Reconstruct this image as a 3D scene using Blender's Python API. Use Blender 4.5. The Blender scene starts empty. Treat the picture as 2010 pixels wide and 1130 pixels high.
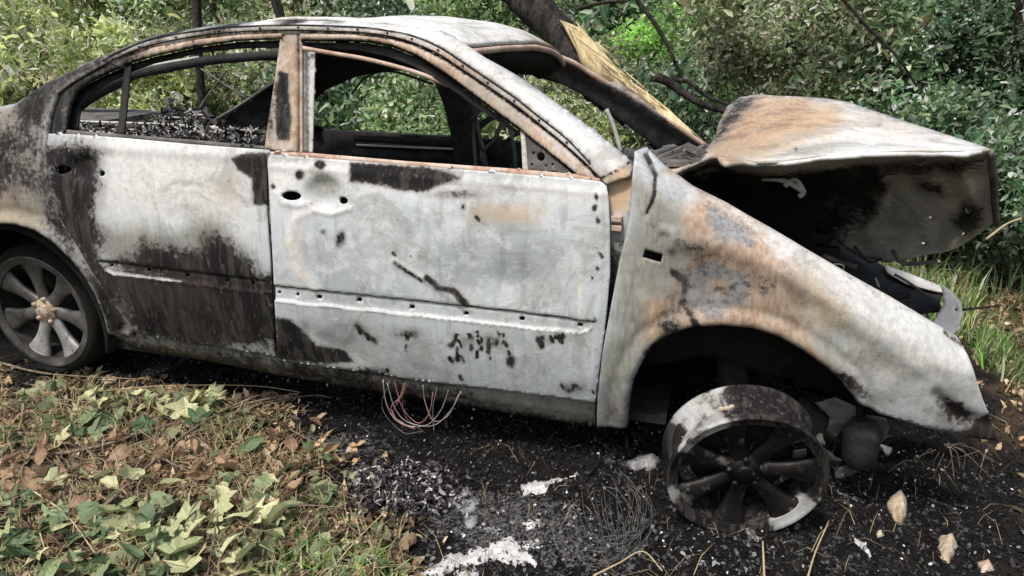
import bpy, math, random
import numpy as np
from mathutils import Vector, Matrix
from mathutils.geometry import delaunay_2d_cdt
S = bpy.context.scene
random.seed(7); RNG = np.random.default_rng(11)
PI = math.pi

# ------------------------------------------------------------------ camera
F = 1450.0; TH = math.radians(20); PS = math.radians(16)
CAM = np.array([0.0, -2.05, 1.43])
cd = bpy.data.cameras.new('camera'); cam = bpy.data.objects.new('camera', cd); S.collection.objects.link(cam)
cam.location = CAM.tolist(); cam.rotation_euler = (PI/2 - TH, 0, PS)
cd.sensor_width = 36; cd.lens = 36*F/2010; cd.clip_start = .05; cd.clip_end = 400
S.camera = cam
# ------------------------------------------------------------------ world, sun, exposure
SUN_EL, SUN_AZ = math.radians(62), math.radians(202)      # azimuth measured clockwise from +y
w = bpy.data.worlds.new('World'); S.world = w; w.use_nodes = True
nt = w.node_tree; bg = nt.nodes['Background']
sky = nt.nodes.new('ShaderNodeTexSky'); sky.sky_type = 'NISHITA'; sky.sun_disc = False
sky.sun_elevation = SUN_EL; sky.sun_rotation = SUN_AZ; sky.air_density = 1.6; sky.dust_density = 4.0; sky.ozone_density = .6
nt.links.new(sky.outputs[0], bg.inputs[0]); bg.inputs[1].default_value = .11
sd = bpy.data.lights.new('sun', 'SUN'); sun = bpy.data.objects.new('sun', sd); S.collection.objects.link(sun)
sd.energy = 2.6; sd.angle = math.radians(9); sd.color = (1, .96, .9)
dirv = Vector((math.sin(SUN_AZ)*math.cos(SUN_EL), math.cos(SUN_AZ)*math.cos(SUN_EL), math.sin(SUN_EL)))
sun.rotation_euler = dirv.to_track_quat('Z', 'Y').to_euler(); sun.location = (-4, -6, 9)
S.view_settings.view_transform = 'Standard'; S.view_settings.look = 'None'
S.view_settings.exposure = .45; S.view_settings.gamma = 1; S.view_settings.use_curve_mapping = False

# ------------------------------------------------------------------ measuring: a photo point and a distance give a place
FW = np.array([-math.sin(PS)*math.cos(TH), math.cos(PS)*math.cos(TH), -math.sin(TH)])
RT = np.array([math.cos(PS), math.sin(PS), 0.0]); UP = np.cross(RT, FW)
def rays(px, py):
    px = np.asarray(px, float); py = np.asarray(py, float)
    return FW + ((px-1005)/F)[..., None]*RT + ((565-py)/F)[..., None]*UP
def atY(px, py, Y):
    d = rays(px, py); t = (np.asarray(Y, float) - CAM[1])/d[..., 1]; return CAM + t[..., None]*d
def atZ(px, py, Z=0.0):
    d = rays(px, py); t = (Z - CAM[2])/d[..., 2]; return CAM + t[..., None]*d
def side_y(x, z):
    lo = np.clip(.62-z, 0, 1); up = np.clip(z-.62, 0, .4); hi = np.clip(z-1.02, 0, 1)
    return lo**2*.45 + up**2*.35 + hi*.42 + np.clip(x-.15, 0, 2)**2*.12 + np.clip(-2.3-x, 0, 2)**2*.16
def on_side(px, py, off=0.0):
    y = np.zeros_like(np.asarray(px, float))
    for _ in range(14):
        p = atY(px, py, y); y = .5*y + .5*(side_y(p[..., 0], p[..., 2]) + off)
    return y
# numpy value noise
def vnoise(x, y, z, seed=0):
    x = np.asarray(x, float); y = np.asarray(y, float)+0*x; z = np.asarray(z, float)+0*x
    xi, yi, zi = np.floor(x).astype(np.int64), np.floor(y).astype(np.int64), np.floor(z).astype(np.int64)
    fx, fy, fz = x-xi, y-yi, z-zi
    fx = fx*fx*(3-2*fx); fy = fy*fy*(3-2*fy); fz = fz*fz*(3-2*fz)
    def h(a, b, c):
        n = (a*73856093) ^ (b*19349663) ^ (c*83492791) ^ (seed*2654435761)
        n = (n ^ (n >> 13))*1274126177 & 0xffffffff; n = n ^ (n >> 16)
        return (n & 0xffff)/65535.0
    r = 0
    for dx in (0, 1):
        for dy in (0, 1):
            for dz in (0, 1):
                r = r + h(xi+dx, yi+dy, zi+dz)*(fx if dx else 1-fx)*(fy if dy else 1-fy)*(fz if dz else 1-fz)
    return r
def fbm(x, y, z, o=4, seed=0):
    a, s, t = .5, 0, 0
    for k in range(o):
        s = s + a*vnoise(x*2**k, y*2**k, z*2**k, seed+k); t += a; a *= .5
    return s/t

# ------------------------------------------------------------------ materials
def mat(name):
    m = bpy.data.materials.new(name); m.use_nodes = True
    n = m.node_tree; return m, n, n.nodes['Principled BSDF']
def node(n, t, **k):
    x = n.nodes.new(t)
    for a, b in k.items():
        if a.startswith('i_'): x.inputs[a[2:].replace('_', ' ')].default_value = b
        else: setattr(x, a, b)
    return x
def mixc(n, fac, a, b, mode='MIX'):
    m = n.nodes.new('ShaderNodeMix'); m.data_type = 'RGBA'; m.blend_type = mode
    for s, v in ((m.inputs[0], fac), (m.inputs[6], a), (m.inputs[7], b)):
        if isinstance(v, bpy.types.NodeSocket): n.links.new(v, s)
        elif isinstance(v, tuple): s.default_value = (*v, 1) if len(v) == 3 else v
        else: s.default_value = v
    return m.outputs[2]
def mth(n, op, a, b=0.0, c=0.0, clamp=False):
    m = n.nodes.new('ShaderNodeMath'); m.operation = op; m.use_clamp = clamp
    for s, v in zip(m.inputs, (a, b, c)):
        if isinstance(v, bpy.types.NodeSocket): n.links.new(v, s)
        else: s.default_value = v
    return m.outputs[0]
def noise(n, scale, detail=5, rough=.6, stretch=None, dist=0):
    tc = node(n, 'ShaderNodeTexCoord'); out = tc.outputs['Object']
    if stretch:
        mp = node(n, 'ShaderNodeMapping'); mp.inputs['Scale'].default_value = stretch
        n.links.new(out, mp.inputs[0]); out = mp.outputs[0]
    t = node(n, 'ShaderNodeTexNoise'); t.inputs['Scale'].default_value = scale
    t.inputs['Detail'].default_value = detail; t.inputs['Roughness'].default_value = rough
    t.inputs['Distortion'].default_value = dist
    n.links.new(out, t.inputs['Vector']); return t.outputs['Fac']
def smooth(n, v, a, b):
    r = n.nodes.new('ShaderNodeMapRange'); r.interpolation_type = 'SMOOTHSTEP'
    r.inputs[1].default_value = a; r.inputs[2].default_value = b
    n.links.new(v, r.inputs[0]); return r.outputs[0]
def bump(n, bs, h, strength=.3, dist=.004):
    b = n.nodes.new('ShaderNodeBump'); b.inputs['Strength'].default_value = strength; b.inputs['Distance'].default_value = dist
    n.links.new(h, b.inputs['Height']); n.links.new(b.outputs[0], bs.inputs['Normal'])

def burnt_paint(name, c0=(.53, .565, .60), c1=(.37, .40, .425), rough=.6):
    m, n, bs = mat(name)
    A = node(n, 'ShaderNodeAttribute', attribute_name='wear_a'); B = node(n, 'ShaderNodeAttribute', attribute_name='wear_b')
    sa = node(n, 'ShaderNodeSeparateColor'); n.links.new(A.outputs['Color'], sa.inputs[0])
    sb = node(n, 'ShaderNodeSeparateColor'); n.links.new(B.outputs['Color'], sb.inputs[0])
    soot, rust, tan = sa.outputs; olive, pale, blue = sb.outputs
    big = noise(n, 2.6, 6, .6); mid = noise(n, 9, 7, .65); fine = noise(n, 55, 6, .7); vf = noise(n, 190, 3, .7)
    streak = noise(n, 30, 5, .6, (1, 1, .12)); fstreak = noise(n, 90, 4, .6, (1, 1, .2))
    def edge(v, k1, k2, w):   # a painted mask broken up by grain
        q = mth(n, 'ADD', v, mth(n, 'MULTIPLY', mth(n, 'SUBTRACT', mid, .5), k1))
        q = mth(n, 'ADD', q, mth(n, 'MULTIPLY', mth(n, 'SUBTRACT', fine, .5), k2))
        return smooth(n, q, .5-w, .5+w)
    col = mixc(n, smooth(n, big, .35, .68), c0, c1)
    col = mixc(n, mth(n, 'MULTIPLY', smooth(n, mid, .42, .66), .35), col, (.50, .49, .44))
    col = mixc(n, mth(n, 'MULTIPLY', smooth(n, streak, .5, .66), .4), col, (.25, .25, .23))
    wf_ = mth(n, 'MULTIPLY', smooth(n, noise(n, 22, 7, .72), .50, .58), smooth(n, big, .38, .55))
    col = mixc(n, mth(n, 'MULTIPLY', wf_, .45), col, (.66, .68, .70))
    col = mixc(n, mth(n, 'MULTIPLY', pale, .85), col, mixc(n, smooth(n, fine, .4, .6), (.76, .73, .69), (.58, .55, .52)))
    col = mixc(n, edge(tan, .5, .25, .35), col, (.50, .36, .23))
    olv = mixc(n, smooth(n, fstreak, .35, .65), (.26, .255, .20), (.15, .15, .125))
    col = mixc(n, mth(n, 'MULTIPLY', edge(olive, .5, .3, .4), .85), col, olv)
    rc = mixc(n, smooth(n, fstreak, .36, .64), (.33, .19, .10), (.46, .36, .265))
    rc = mixc(n, mth(n, 'MULTIPLY', smooth(n, mid, .5, .62), .7), rc, (.19, .10, .06))
    col = mixc(n, mth(n, 'MULTIPLY', edge(rust, 1.1, .7, .34), .88), col, rc)
    sc = mixc(n, smooth(n, fstreak, .55, .70), (.016, .0145, .0155), (.085, .08, .077))
    sc = mixc(n, mth(n, 'MULTIPLY', smooth(n, vf, .62, .74), .5), sc, (.16, .15, .14))
    sc = mixc(n, mth(n, 'MULTIPLY', smooth(n, streak, .48, .62), .65), sc, (.062, .058, .052))
    sc = mixc(n, mth(n, 'MULTIPLY', smooth(n, big, .5, .66), .5), sc, (.06, .045, .042))
    col = mixc(n, mth(n, 'MULTIPLY', edge(blue, 1.3, 1.0, .3), .8), col, mixc(n, smooth(n, fine, .4, .6), (.24, .27, .31), (.12, .135, .15)))
    dirt = mth(n, 'MULTIPLY', smooth(n, noise(n, 3.7, 8, .75, None, 1.2), .50, .62), .5)
    col = mixc(n, dirt, col, (.23, .225, .20))
    halo = smooth(n, mth(n, 'ADD', soot, mth(n, 'MULTIPLY', mth(n, 'SUBTRACT', mid, .5), .5)), .02, .62)
    col = mixc(n, mth(n, 'MULTIPLY', halo, .74), col, mixc(n, smooth(n, streak, .4, .6), (.20, .175, .155), (.11, .10, .095)))
    col = mixc(n, edge(soot, .85, 1.1, .17), col, sc)
    # flakes of soot left where the paint burned away
    fl = mth(n, 'MULTIPLY', smooth(n, fine, .62, .65), smooth(n, mid, .54, .60))
    col = mixc(n, mth(n, 'MULTIPLY', fl, .75), col, (.05, .045, .045))
    spk = smooth(n, vf, .68, .74)
    col = mixc(n, mth(n, 'MULTIPLY', spk, .3), col, (.16, .15, .14))
    n.links.new(col, bs.inputs['Base Color'])
    n.links.new(mth(n, 'ADD', mth(n, 'MULTIPLY', fine, .3), rough-.15), bs.inputs['Roughness'])
    n.links.new(mth(n, 'SUBTRACT', .4, mth(n, 'MULTIPLY', soot, .36), 0, True), bs.inputs['Specular IOR Level'])
    bump(n, bs, mth(n, 'ADD', mth(n, 'MULTIPLY', mid, 1.4), mth(n, 'ADD', fine, mth(n, 'MULTIPLY', vf, .5))), .42, .003)
    return m
def simple(name, c0, c1, sc=12, rough=.85, metal=0, c2=None, sc2=60, t2=(.6, .7), st=.5, dist=.004, stretch=None, spec=.3):
    m, n, bs = mat(name)
    a = noise(n, sc, 6, .65, stretch); b = noise(n, sc2, 5, .7, stretch)
    col = mixc(n, smooth(n, a, .35, .65), c0, c1)
    if c2: col = mixc(n, smooth(n, b, *t2), col, c2)
    n.links.new(col, bs.inputs['Base Color']); bs.inputs['Roughness'].default_value = rough; bs.inputs['Metallic'].default_value = metal
    bs.inputs['Specular IOR Level'].default_value = spec
    bump(n, bs, mth(n, 'ADD', a, b), st, dist); return m
def leafmat(name, rough=.55, trans=.52, mottle=.35):
    m, n, bs = mat(name)
    at = node(n, 'ShaderNodeAttribute', attribute_name='leaf_colour')
    col = mixc(n, mth(n, 'MULTIPLY', smooth(n, noise(n, 60, 3), .4, .7), mottle), at.outputs['Color'], (.10, .10, .04))
    n.links.new(col, bs.inputs['Base Color']); bs.inputs['Roughness'].default_value = rough; bs.inputs['Specular IOR Level'].default_value = .35
    tr = node(n, 'ShaderNodeBsdfTranslucent'); n.links.new(at.outputs['Color'], tr.inputs[0])
    mx = node(n, 'ShaderNodeMixShader'); mx.inputs[0].default_value = trans
    n.links.new(bs.outputs[0], mx.inputs[1]); n.links.new(tr.outputs[0], mx.inputs[2])
    n.links.new(mx.outputs[0], n.nodes['Material Output'].inputs[0]); return m

M = {}
M['paint'] = burnt_paint('burnt_paint')
M['char'] = simple('charred_steel', (.010, .0095, .010), (.03, .028, .027), 14, .8, 0, (.11, .10, .095), 70, (.64, .76), .8)
M['charlight'] = simple('scorched_grey_steel', (.06, .058, .058), (.15, .14, .13), 12, .75, 0, (.33, .31, .28), 50, (.58, .72), .8)
M['under'] = simple('sooty_bonnet_lining', (.035, .035, .034), (.15, .15, .14), 3, .8, 0, (.02, .02, .02), 30, (.6, .72), .6)
M['greychan'] = simple('grey_ashy_channel', (.38, .37, .35), (.55, .53, .50), 20, .8, 0, (.12, .10, .09), 60, (.6, .7), .5)
M['rusty'] = simple('rusted_steel', (.40, .25, .18), (.55, .45, .38), 14, .85, 0, (.15, .09, .07), 45, (.58, .68), .6)
M['black'] = simple('black_soot_and_shade', (.004, .004, .004), (.010, .0095, .009), 20, .95, 0, None)
M['tyre'] = simple('charred_tyre', (.005, .005, .005), (.012, .011, .011), 25, .95, 0, (.035, .03, .03), 90, (.66, .76), 1, .01)
M['alloydark'] = simple('smoked_alloy', (.007, .0065, .006), (.020, .018, .017), 9, .5, .35, (.15, .135, .125), 16, (.56, .68), .6)
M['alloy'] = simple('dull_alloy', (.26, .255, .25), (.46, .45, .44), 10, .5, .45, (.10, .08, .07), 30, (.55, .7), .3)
M['alloyrear'] = simple('dark_alloy', (.03, .028, .027), (.14, .135, .13), 5, .45, .4, (.04, .035, .03), 24, (.6, .75), .3)
M['hub'] = simple('rusty_hub', (.36, .25, .17), (.60, .50, .42), 40, .7, .3, (.06, .05, .04), 90, (.55, .65), .5)
M['wire'] = simple('bare_wire', (.22, .20, .18), (.42, .38, .36), 40, .6, .3, None)
M['redwire'] = simple('reddish_wire', (.22, .07, .06), (.38, .20, .18), 40, .7, 0, None)
M['greywire'] = simple('charred_wire', (.06, .06, .06), (.17, .165, .16), 40, .6, .3, None)
M['bark'] = simple('bark', (.016, .013, .012), (.07, .06, .052), 14, .95, 0, (.012, .010, .009), 40, (.52, .62), 1, .04, (1, 1, .35))
M['twig'] = simple('dry_twig', (.12, .085, .06), (.26, .20, .15), 20, .9, 0, (.06, .045, .035), 60, (.55, .65), .8)
M['straw'] = simple('dry_straw', (.36, .28, .16), (.50, .42, .28), 20, .8, 0, None)
M['wood'] = simple('split_yellow_wood', (.52, .40, .20), (.74, .62, .38), 7, .8, 0, (.34, .20, .07), 30, (.58, .74), 1, .008, (6, 1, .6))
M['ash'] = simple('white_ash', (.40, .39, .39), (.72, .71, .70), 22, .95, 0, (.07, .065, .06), 38, (.55, .62), 1, .012)
M['greyash'] = simple('grey_ash', (.17, .17, .18), (.34, .34, .34), 20, .95, 0, (.05, .05, .05), 60, (.55, .65), 1, .008)
M['cream'] = simple('cream_painted_steel', (.72, .69, .62), (.82, .79, .72), 9, .7, 0, (.25, .22, .19), 40, (.62, .72), .4)
M['heap'] = simple('melted_rubbish', (.012, .011, .012), (.06, .056, .058), 30, .8, 0, (.30, .27, .26), 45, (.60, .70), 1, .02)
M['beige'] = simple('beige_foam', (.42, .33, .23), (.66, .57, .44), 22, .95, 0, (.15, .10, .07), 60, (.58, .66), 1, .008)
M['leaf'] = leafmat('green_leaves'); M['litter'] = leafmat('leaf_litter', .8, .12); M['grit'] = leafmat('grit', .95, 0.0, 0.0)

# ------------------------------------------------------------------ object helpers
COL = S.collection
def tag(o, label=None, cat=None, group=None, kind=None):
    if label: o['label'] = label
    if cat: o['category'] = cat
    if group: o['group'] = group
    if kind: o['kind'] = kind
    return o
def empty(name, loc, label=None, cat=None, group=None):
    o = bpy.data.objects.new(name, None); COL.objects.link(o); o.location = loc; o.empty_display_size = .1
    return tag(o, label, cat, group)
def mesh_obj(name, V, Fc, m, parent=None, attrs=None, smooth_=True, origin=None, solid=0, off=1):
    V = np.asarray(V, float)
    base = np.array(parent.matrix_basis.translation) if parent is not None and parent.parent is None else np.zeros(3)
    if parent is not None and parent.parent is not None:
        q = parent; base = np.zeros(3)
        while q is not None: base = base + np.array(q.location); q = q.parent
    if parent is None and origin is not None: base = np.array(origin, float)
    me = bpy.data.meshes.new(name)
    if isinstance(Fc, np.ndarray):
        k = Fc.shape[1]; me.vertices.add(len(V)); me.vertices.foreach_set('co', (V-base).astype(np.float32).ravel())
        me.loops.add(Fc.size); me.loops.foreach_set('vertex_index', Fc.astype(np.int32).ravel())
        me.polygons.add(len(Fc)); me.polygons.foreach_set('loop_start', np.arange(0, Fc.size, k, dtype=np.int32))
        me.update(calc_edges=True)
    else:
        me.from_pydata((V-base).tolist(), [], Fc); me.update()
    me.validate()
    if attrs:
        for an, arr in attrs.items():
            a = me.color_attributes.new(an, 'FLOAT_COLOR', 'POINT')
            c = np.ones((len(V), 4), np.float32); c[:, :3] = arr; a.data.foreach_set('color', c.ravel())
    me.materials.append(m)
    if smooth_: me.polygons.foreach_set('use_smooth', np.ones(len(me.polygons), bool))
    o = bpy.data.objects.new(name, me); COL.objects.link(o)
    if parent is not None: o.parent = parent
    elif origin is not None: o.location = list(map(float, origin))
    if solid:
        md = o.modifiers.new('thick', 'SOLIDIFY'); md.thickness = solid; md.offset = off
    return o
class MB:      # collects simple pieces into one mesh
    def __init__(s): s.v = []; s.f = []
    def add(s, V, Fc):
        b = len(s.v); s.v += [list(map(float, p)) for p in V]; s.f += [tuple(i+b for i in f) for f in Fc]; return s
    def box(s, c, d, R=None):
        c = np.array(c, float); hx, hy, hz = np.array(d, float)/2
        P = np.array([(sx*hx, sy*hy, sz*hz) for sx in (-1, 1) for sy in (-1, 1) for sz in (-1, 1)])
        if R is not None: P = P @ np.array(R).T
        return s.add(P+c, [(0, 1, 3, 2), (4, 6, 7, 5), (0, 4, 5, 1), (2, 3, 7, 6), (0, 2, 6, 4), (1, 5, 7, 3)])
    def tube(s, pts, r, n=7, flat=1.0):
        pts = np.array(pts, float); m = len(pts); r = np.broadcast_to(np.asarray(r, float), (m,)) if np.ndim(r) else np.full(m, float(r))
        T = np.gradient(pts, axis=0); T /= np.linalg.norm(T, axis=1)[:, None]+1e-9
        ref = np.array([0, 0, 1.]) if abs(T[:, 2]).mean() < .8 else np.array([0, 1., 0])
        V = []
        for i in range(m):
            a = np.cross(T[i], ref); a /= np.linalg.norm(a)+1e-9; b = np.cross(a, T[i])
            for k in range(n):
                t = 2*PI*k/n; V.append(pts[i] + r[i]*(math.cos(t)*a + flat*math.sin(t)*b))
        Fc = [(i*n+k, i*n+(k+1) % n, (i+1)*n+(k+1) % n, (i+1)*n+k) for i in range(m-1) for k in range(n)]
        Fc += [tuple(range(n-1, -1, -1)), tuple((m-1)*n+k for k in range(n))]
        return s.add(V, Fc)
    def build(s, name, m, parent=None, sm=True, **k):
        return mesh_obj(name, s.v, s.f, m, parent, None, sm, **k)
def spline(P, n=8, closed=False):
    P = np.array(P, float); out = []; m = len(P)
    for i in range(m if closed else m-1):
        p0 = P[(i-1) % m] if closed or i > 0 else 2*P[0]-P[1]
        p1 = P[i]; p2 = P[(i+1) % m]
        p3 = P[(i+2) % m] if closed or i < m-2 else 2*P[-1]-P[-2]
        for k in range(n):
            t = k/n; out.append(.5*((2*p1)+(-p0+p2)*t+(2*p0-5*p1+4*p2-p3)*t*t+(-p0+3*p1-3*p2+p3)*t**3))
    if not closed: out.append(P[-1])
    return np.array(out)
def curve3(P, Y, n=6):      # photo points (with a distance each) to a smooth 3-D line
    P = np.array(P, float); Y = np.broadcast_to(np.asarray(Y, float), (len(P),))
    return spline(atY(P[:, 0], P[:, 1], Y), n)
# ---- polygon tools in the plane of the trace
def inside(px, py, poly):
    poly = np.asarray(poly, float); r = np.zeros(px.shape, bool); j = len(poly)-1
    for i in range(len(poly)):
        xi, yi = poly[i]; xj, yj = poly[j]
        if yi != yj:
            c = ((yi > py) != (yj > py)) & (px < (xj-xi)*(py-yi)/(yj-yi)+xi); r ^= c
        j = i
    return r
def dline(px, py, L, closed=False):
    L = np.asarray(L, float); d = np.full(px.shape, 1e9); m = len(L)
    for i in range(m if closed else m-1):
        a, b = L[i], L[(i+1) % m]; ab = b-a; q = ab@ab+1e-9
        t = np.clip(((px-a[0])*ab[0]+(py-a[1])*ab[1])/q, 0, 1)
        d = np.minimum(d, np.hypot(px-a[0]-t*ab[0], py-a[1]-t*ab[1]))
    return d
def dense(poly, step, closed=True):
    out = []; m = len(poly); poly = np.asarray(poly, float)
    for i in range(m if closed else m-1):
        a, b = poly[i], poly[(i+1) % m]; k = max(1, int(np.hypot(*(b-a))/step))
        for j in range(k): out.append(a+(b-a)*j/k)
    if not closed: out.append(poly[-1])
    return np.array(out)
def region(px, py, poly, feather=25):
    d = dline(px, py, poly, True); sgn = np.where(inside(px, py, poly), 1, -1)
    return np.clip(.5+.5*sgn*d/feather, 0, 1)
def blob(px, py, c, r, ang=0):
    ca, sa = math.cos(math.radians(ang)), math.sin(math.radians(ang))
    dx, dy = px-c[0], py-c[1]; u = (dx*ca+dy*sa)/r[0]; v = (-dx*sa+dy*ca)/r[1]
    return np.clip(1.15-.65*np.sqrt(u*u+v*v), 0, 1)
def rect(cx, cy, w, h, ang=0):
    ca, sa = math.cos(math.radians(ang)), math.sin(math.radians(ang))
    return [(cx+x*ca-y*sa, cy+x*sa+y*ca) for x, y in ((-w/2, -h/2), (w/2, -h/2), (w/2, h/2), (-w/2, h/2))]
def oval(cx, cy, w, h, n=12, ang=0):
    ca, sa = math.cos(math.radians(ang)), math.sin(math.radians(ang))
    return [(cx+w/2*math.cos(t)*ca-h/2*math.sin(t)*sa, cy+w/2*math.cos(t)*sa+h/2*math.sin(t)*ca) for t in [2*PI*k/n for k in range(n)]]
CH = {'soot': 0, 'rust': 1, 'tan': 2, 'olive': 3, 'pale': 4, 'blue': 5}
def sheet(name, outline, depth, m, parent, holes=(), step=8, feat=None, paint=(), base=None, solid=.006, kind=None, jitter=.18, edge_step=None, lines=()):
    """outline traced in the photo + a distance function -> a real bent sheet of metal"""
    st = edge_step or step
    loops = [dense(outline, st)] + [dense(h, min(st, 4)) for h in holes]
    P = []; E = []
    for L in loops:
        b = len(P); P += L.tolist(); E += [(b+i, b+(i+1) % len(L)) for i in range(len(L))]
    lo = loops[0].min(0); hi = loops[0].max(0)
    gx, gy = np.meshgrid(np.arange(lo[0], hi[0], step), np.arange(lo[1], hi[1], step))
    gx[::2] += step/2; gx = gx.ravel(); gy = gy.ravel()
    gx = gx+RNG.uniform(-jitter, jitter, gx.size)*step; gy = gy+RNG.uniform(-jitter, jitter, gy.size)*step
    k = inside(gx, gy, loops[0])
    for h in loops[1:]: k &= ~inside(gx, gy, h)
    k &= dline(gx, gy, loops[0], True) > step*.5
    for h in loops[1:]: k &= dline(gx, gy, h, True) > 2.2
    for L in lines: k &= dline(gx, gy, L) > 6.5
    P += np.stack([gx[k], gy[k]], 1).tolist()
    for L in lines:
        D = dense(L, 5, False); T_ = np.gradient(D, axis=0); T_ /= np.linalg.norm(T_, axis=1)[:, None]+1e-9; Nn = np.stack([-T_[:, 1], T_[:, 0]], 1)
        for of in (-5, -2.6, 0, 2.6, 5):
            Q = D+Nn*of; q = inside(Q[:, 0], Q[:, 1], loops[0]) & (dline(Q[:, 0], Q[:, 1], loops[0], True) > 2)
            for h in loops[1:]: q &= ~inside(Q[:, 0], Q[:, 1], h) & (dline(Q[:, 0], Q[:, 1], h, True) > 2)
            P += Q[q].tolist()
    r = delaunay_2d_cdt([Vector(p) for p in P], E, [], 0, 1e-5)
    V2 = np.array([tuple(v) for v in r[0]]); T = np.array([tuple(f) for f in r[2]])
    c = V2[T].mean(1); k = inside(c[:, 0], c[:, 1], loops[0])
    for h in loops[1:]: k &= ~inside(c[:, 0], c[:, 1], h)
    T = T[k]
    px, py = V2[:, 0], V2[:, 1]; Y = depth(px, py)
    W = atY(px, py, Y)
    if feat is not None: W[:, 1] += feat(px, py, W)
    W[:, 1] += (fbm(W[:, 0]*4, W[:, 1]*4, W[:, 2]*4, 3, 5)-.5)*.005
    a = np.zeros((len(W), 6))
    if base:
        for kx, v in base.items(): a[:, CH[kx]] = v
    for p in paint:
        ch, typ, args, s = p[0], p[1], p[2], (p[3] if len(p) > 3 else 1.0)
        v = {'poly': lambda: region(px, py, *args), 'blob': lambda: blob(px, py, *args),
             'line': lambda: np.clip(1-.5*dline(px, py, args[0])/args[1], 0, 1)}[typ]()*abs(s)
        i = CH[ch]
        a[:, i] = np.maximum(a[:, i], v) if s > 0 else np.clip(a[:, i]-v, 0, 1)
    o = mesh_obj(name, W, T, m, parent, {'wear_a': a[:, :3], 'wear_b': a[:, 3:]})
    # faces must look at the camera side so thickness goes inwards
    nrm = o.data.polygons[len(T)//2].normal
    flip = (np.array([p.normal[:] for p in o.data.polygons])[:, :] @ -FW).mean() < 0
    if flip: o.data.flip_normals()
    if solid:
        md = o.modifiers.new('thick', 'SOLIDIFY'); md.thickness = solid; md.offset = -1
    if kind: o['kind'] = kind
    return o
def tps(ctrl):     # thin-plate depth through control points (px, py, Y)
    c = np.array(ctrl, float); n = len(c); X = c[:, :2]/500
    def U(r2): return np.where(r2 > 1e-12, r2*np.log(r2+1e-12), 0)
    K = U(((X[:, None]-X[None])**2).sum(-1))+np.eye(n)*1e-4; Pm = np.hstack([np.ones((n, 1)), X])
    A = np.zeros((n+3, n+3)); A[:n, :n] = K; A[:n, n:] = Pm; A[n:, :n] = Pm.T
    w_ = np.linalg.solve(A, np.concatenate([c[:, 2], np.zeros(3)]))
    def f(px, py):
        Q = np.stack([px, py], 1)/500; return U(((Q[:, None]-X[None])**2).sum(-1)) @ w_[:n] + w_[n] + Q @ w_[n+1:]
    return f
def bumpl(px, py, L, wd, amp): return amp*np.exp(-(dline(px, py, L)/wd)**2)

def leaf_cloud(P, size, cols, aspect=.5, up=.5, vary=.5, rs=RNG):
    n_ = len(P); a = rs.normal(size=(n_, 3)); a /= np.linalg.norm(a, axis=1)[:, None]
    nrm = rs.normal(size=(n_, 3)); nrm[:, 2] += up*2; nrm -= (nrm*a).sum(1)[:, None]*a; nrm /= np.linalg.norm(nrm, axis=1)[:, None]+1e-9
    b = np.cross(nrm, a); s = size*rs.uniform(1-vary, 1+vary, n_)[:, None]; w_ = s*aspect*.5
    k1 = rs.uniform(.7, 1.1, (n_, 1)); k2 = rs.uniform(.45, .85, (n_, 1))
    V = np.stack([P-a*s*.5, P-a*s*.22+b*w_*k1+nrm*w_*.3, P+a*s*.2+b*w_*k2+nrm*w_*.25-nrm*s*.03, P+a*s*.5-nrm*s*.14, P+a*s*.2-b*w_*k2+nrm*w_*.25-nrm*s*.03, P-a*s*.22-b*w_*k1+nrm*w_*.3], 1).reshape(-1, 3)
    i = np.arange(n_)*6; Fc = np.concatenate([np.stack([i, i+1, i+2, i+3], 1), np.stack([i, i+3, i+4, i+5], 1)])
    cc = np.repeat(np.clip(cols, 0, 1), 6, 0); return V, Fc, cc
def palette(n_, pal, clump=None, rs=RNG):
    pal = np.array(pal, float); k = rs.integers(0, len(pal), n_); c = pal[k]*rs.uniform(.65, 1.35, (n_, 1))
    if clump is not None: c = c*clump[:, None]
    return c
PAL = {'pale': [(.60, .66, .28), (.76, .78, .46), (.46, .56, .22), (.85, .85, .62), (.28, .38, .14)],  # palest entries put sun highlights and bright gaps into the leaf colour
       'mid': [(.20, .34, .13), (.34, .47, .21), (.48, .55, .31), (.10, .18, .07), (.68, .72, .52)],
       'dark': [(.11, .21, .10), (.19, .31, .16), (.33, .43, .28), (.09, .17, .105), (.70, .76, .64), (.30, .38, .23)],
       'olive': [(.34, .42, .22), (.50, .54, .34), (.23, .33, .15), (.72, .72, .58), (.25, .21, .13)],
       'lawn': [(.26, .54, .10), (.38, .62, .19), (.20, .42, .08), (.46, .60, .26)]}
def leaf_cloud0(P, size): return leaf_cloud(P, size, palette(len(P), [(.012, .011, .012), (.03, .028, .028), (.07, .066, .064), (.02, .018, .018), (.28, .27, .26), (.50, .48, .46)]), .35, .1, .8)
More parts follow.
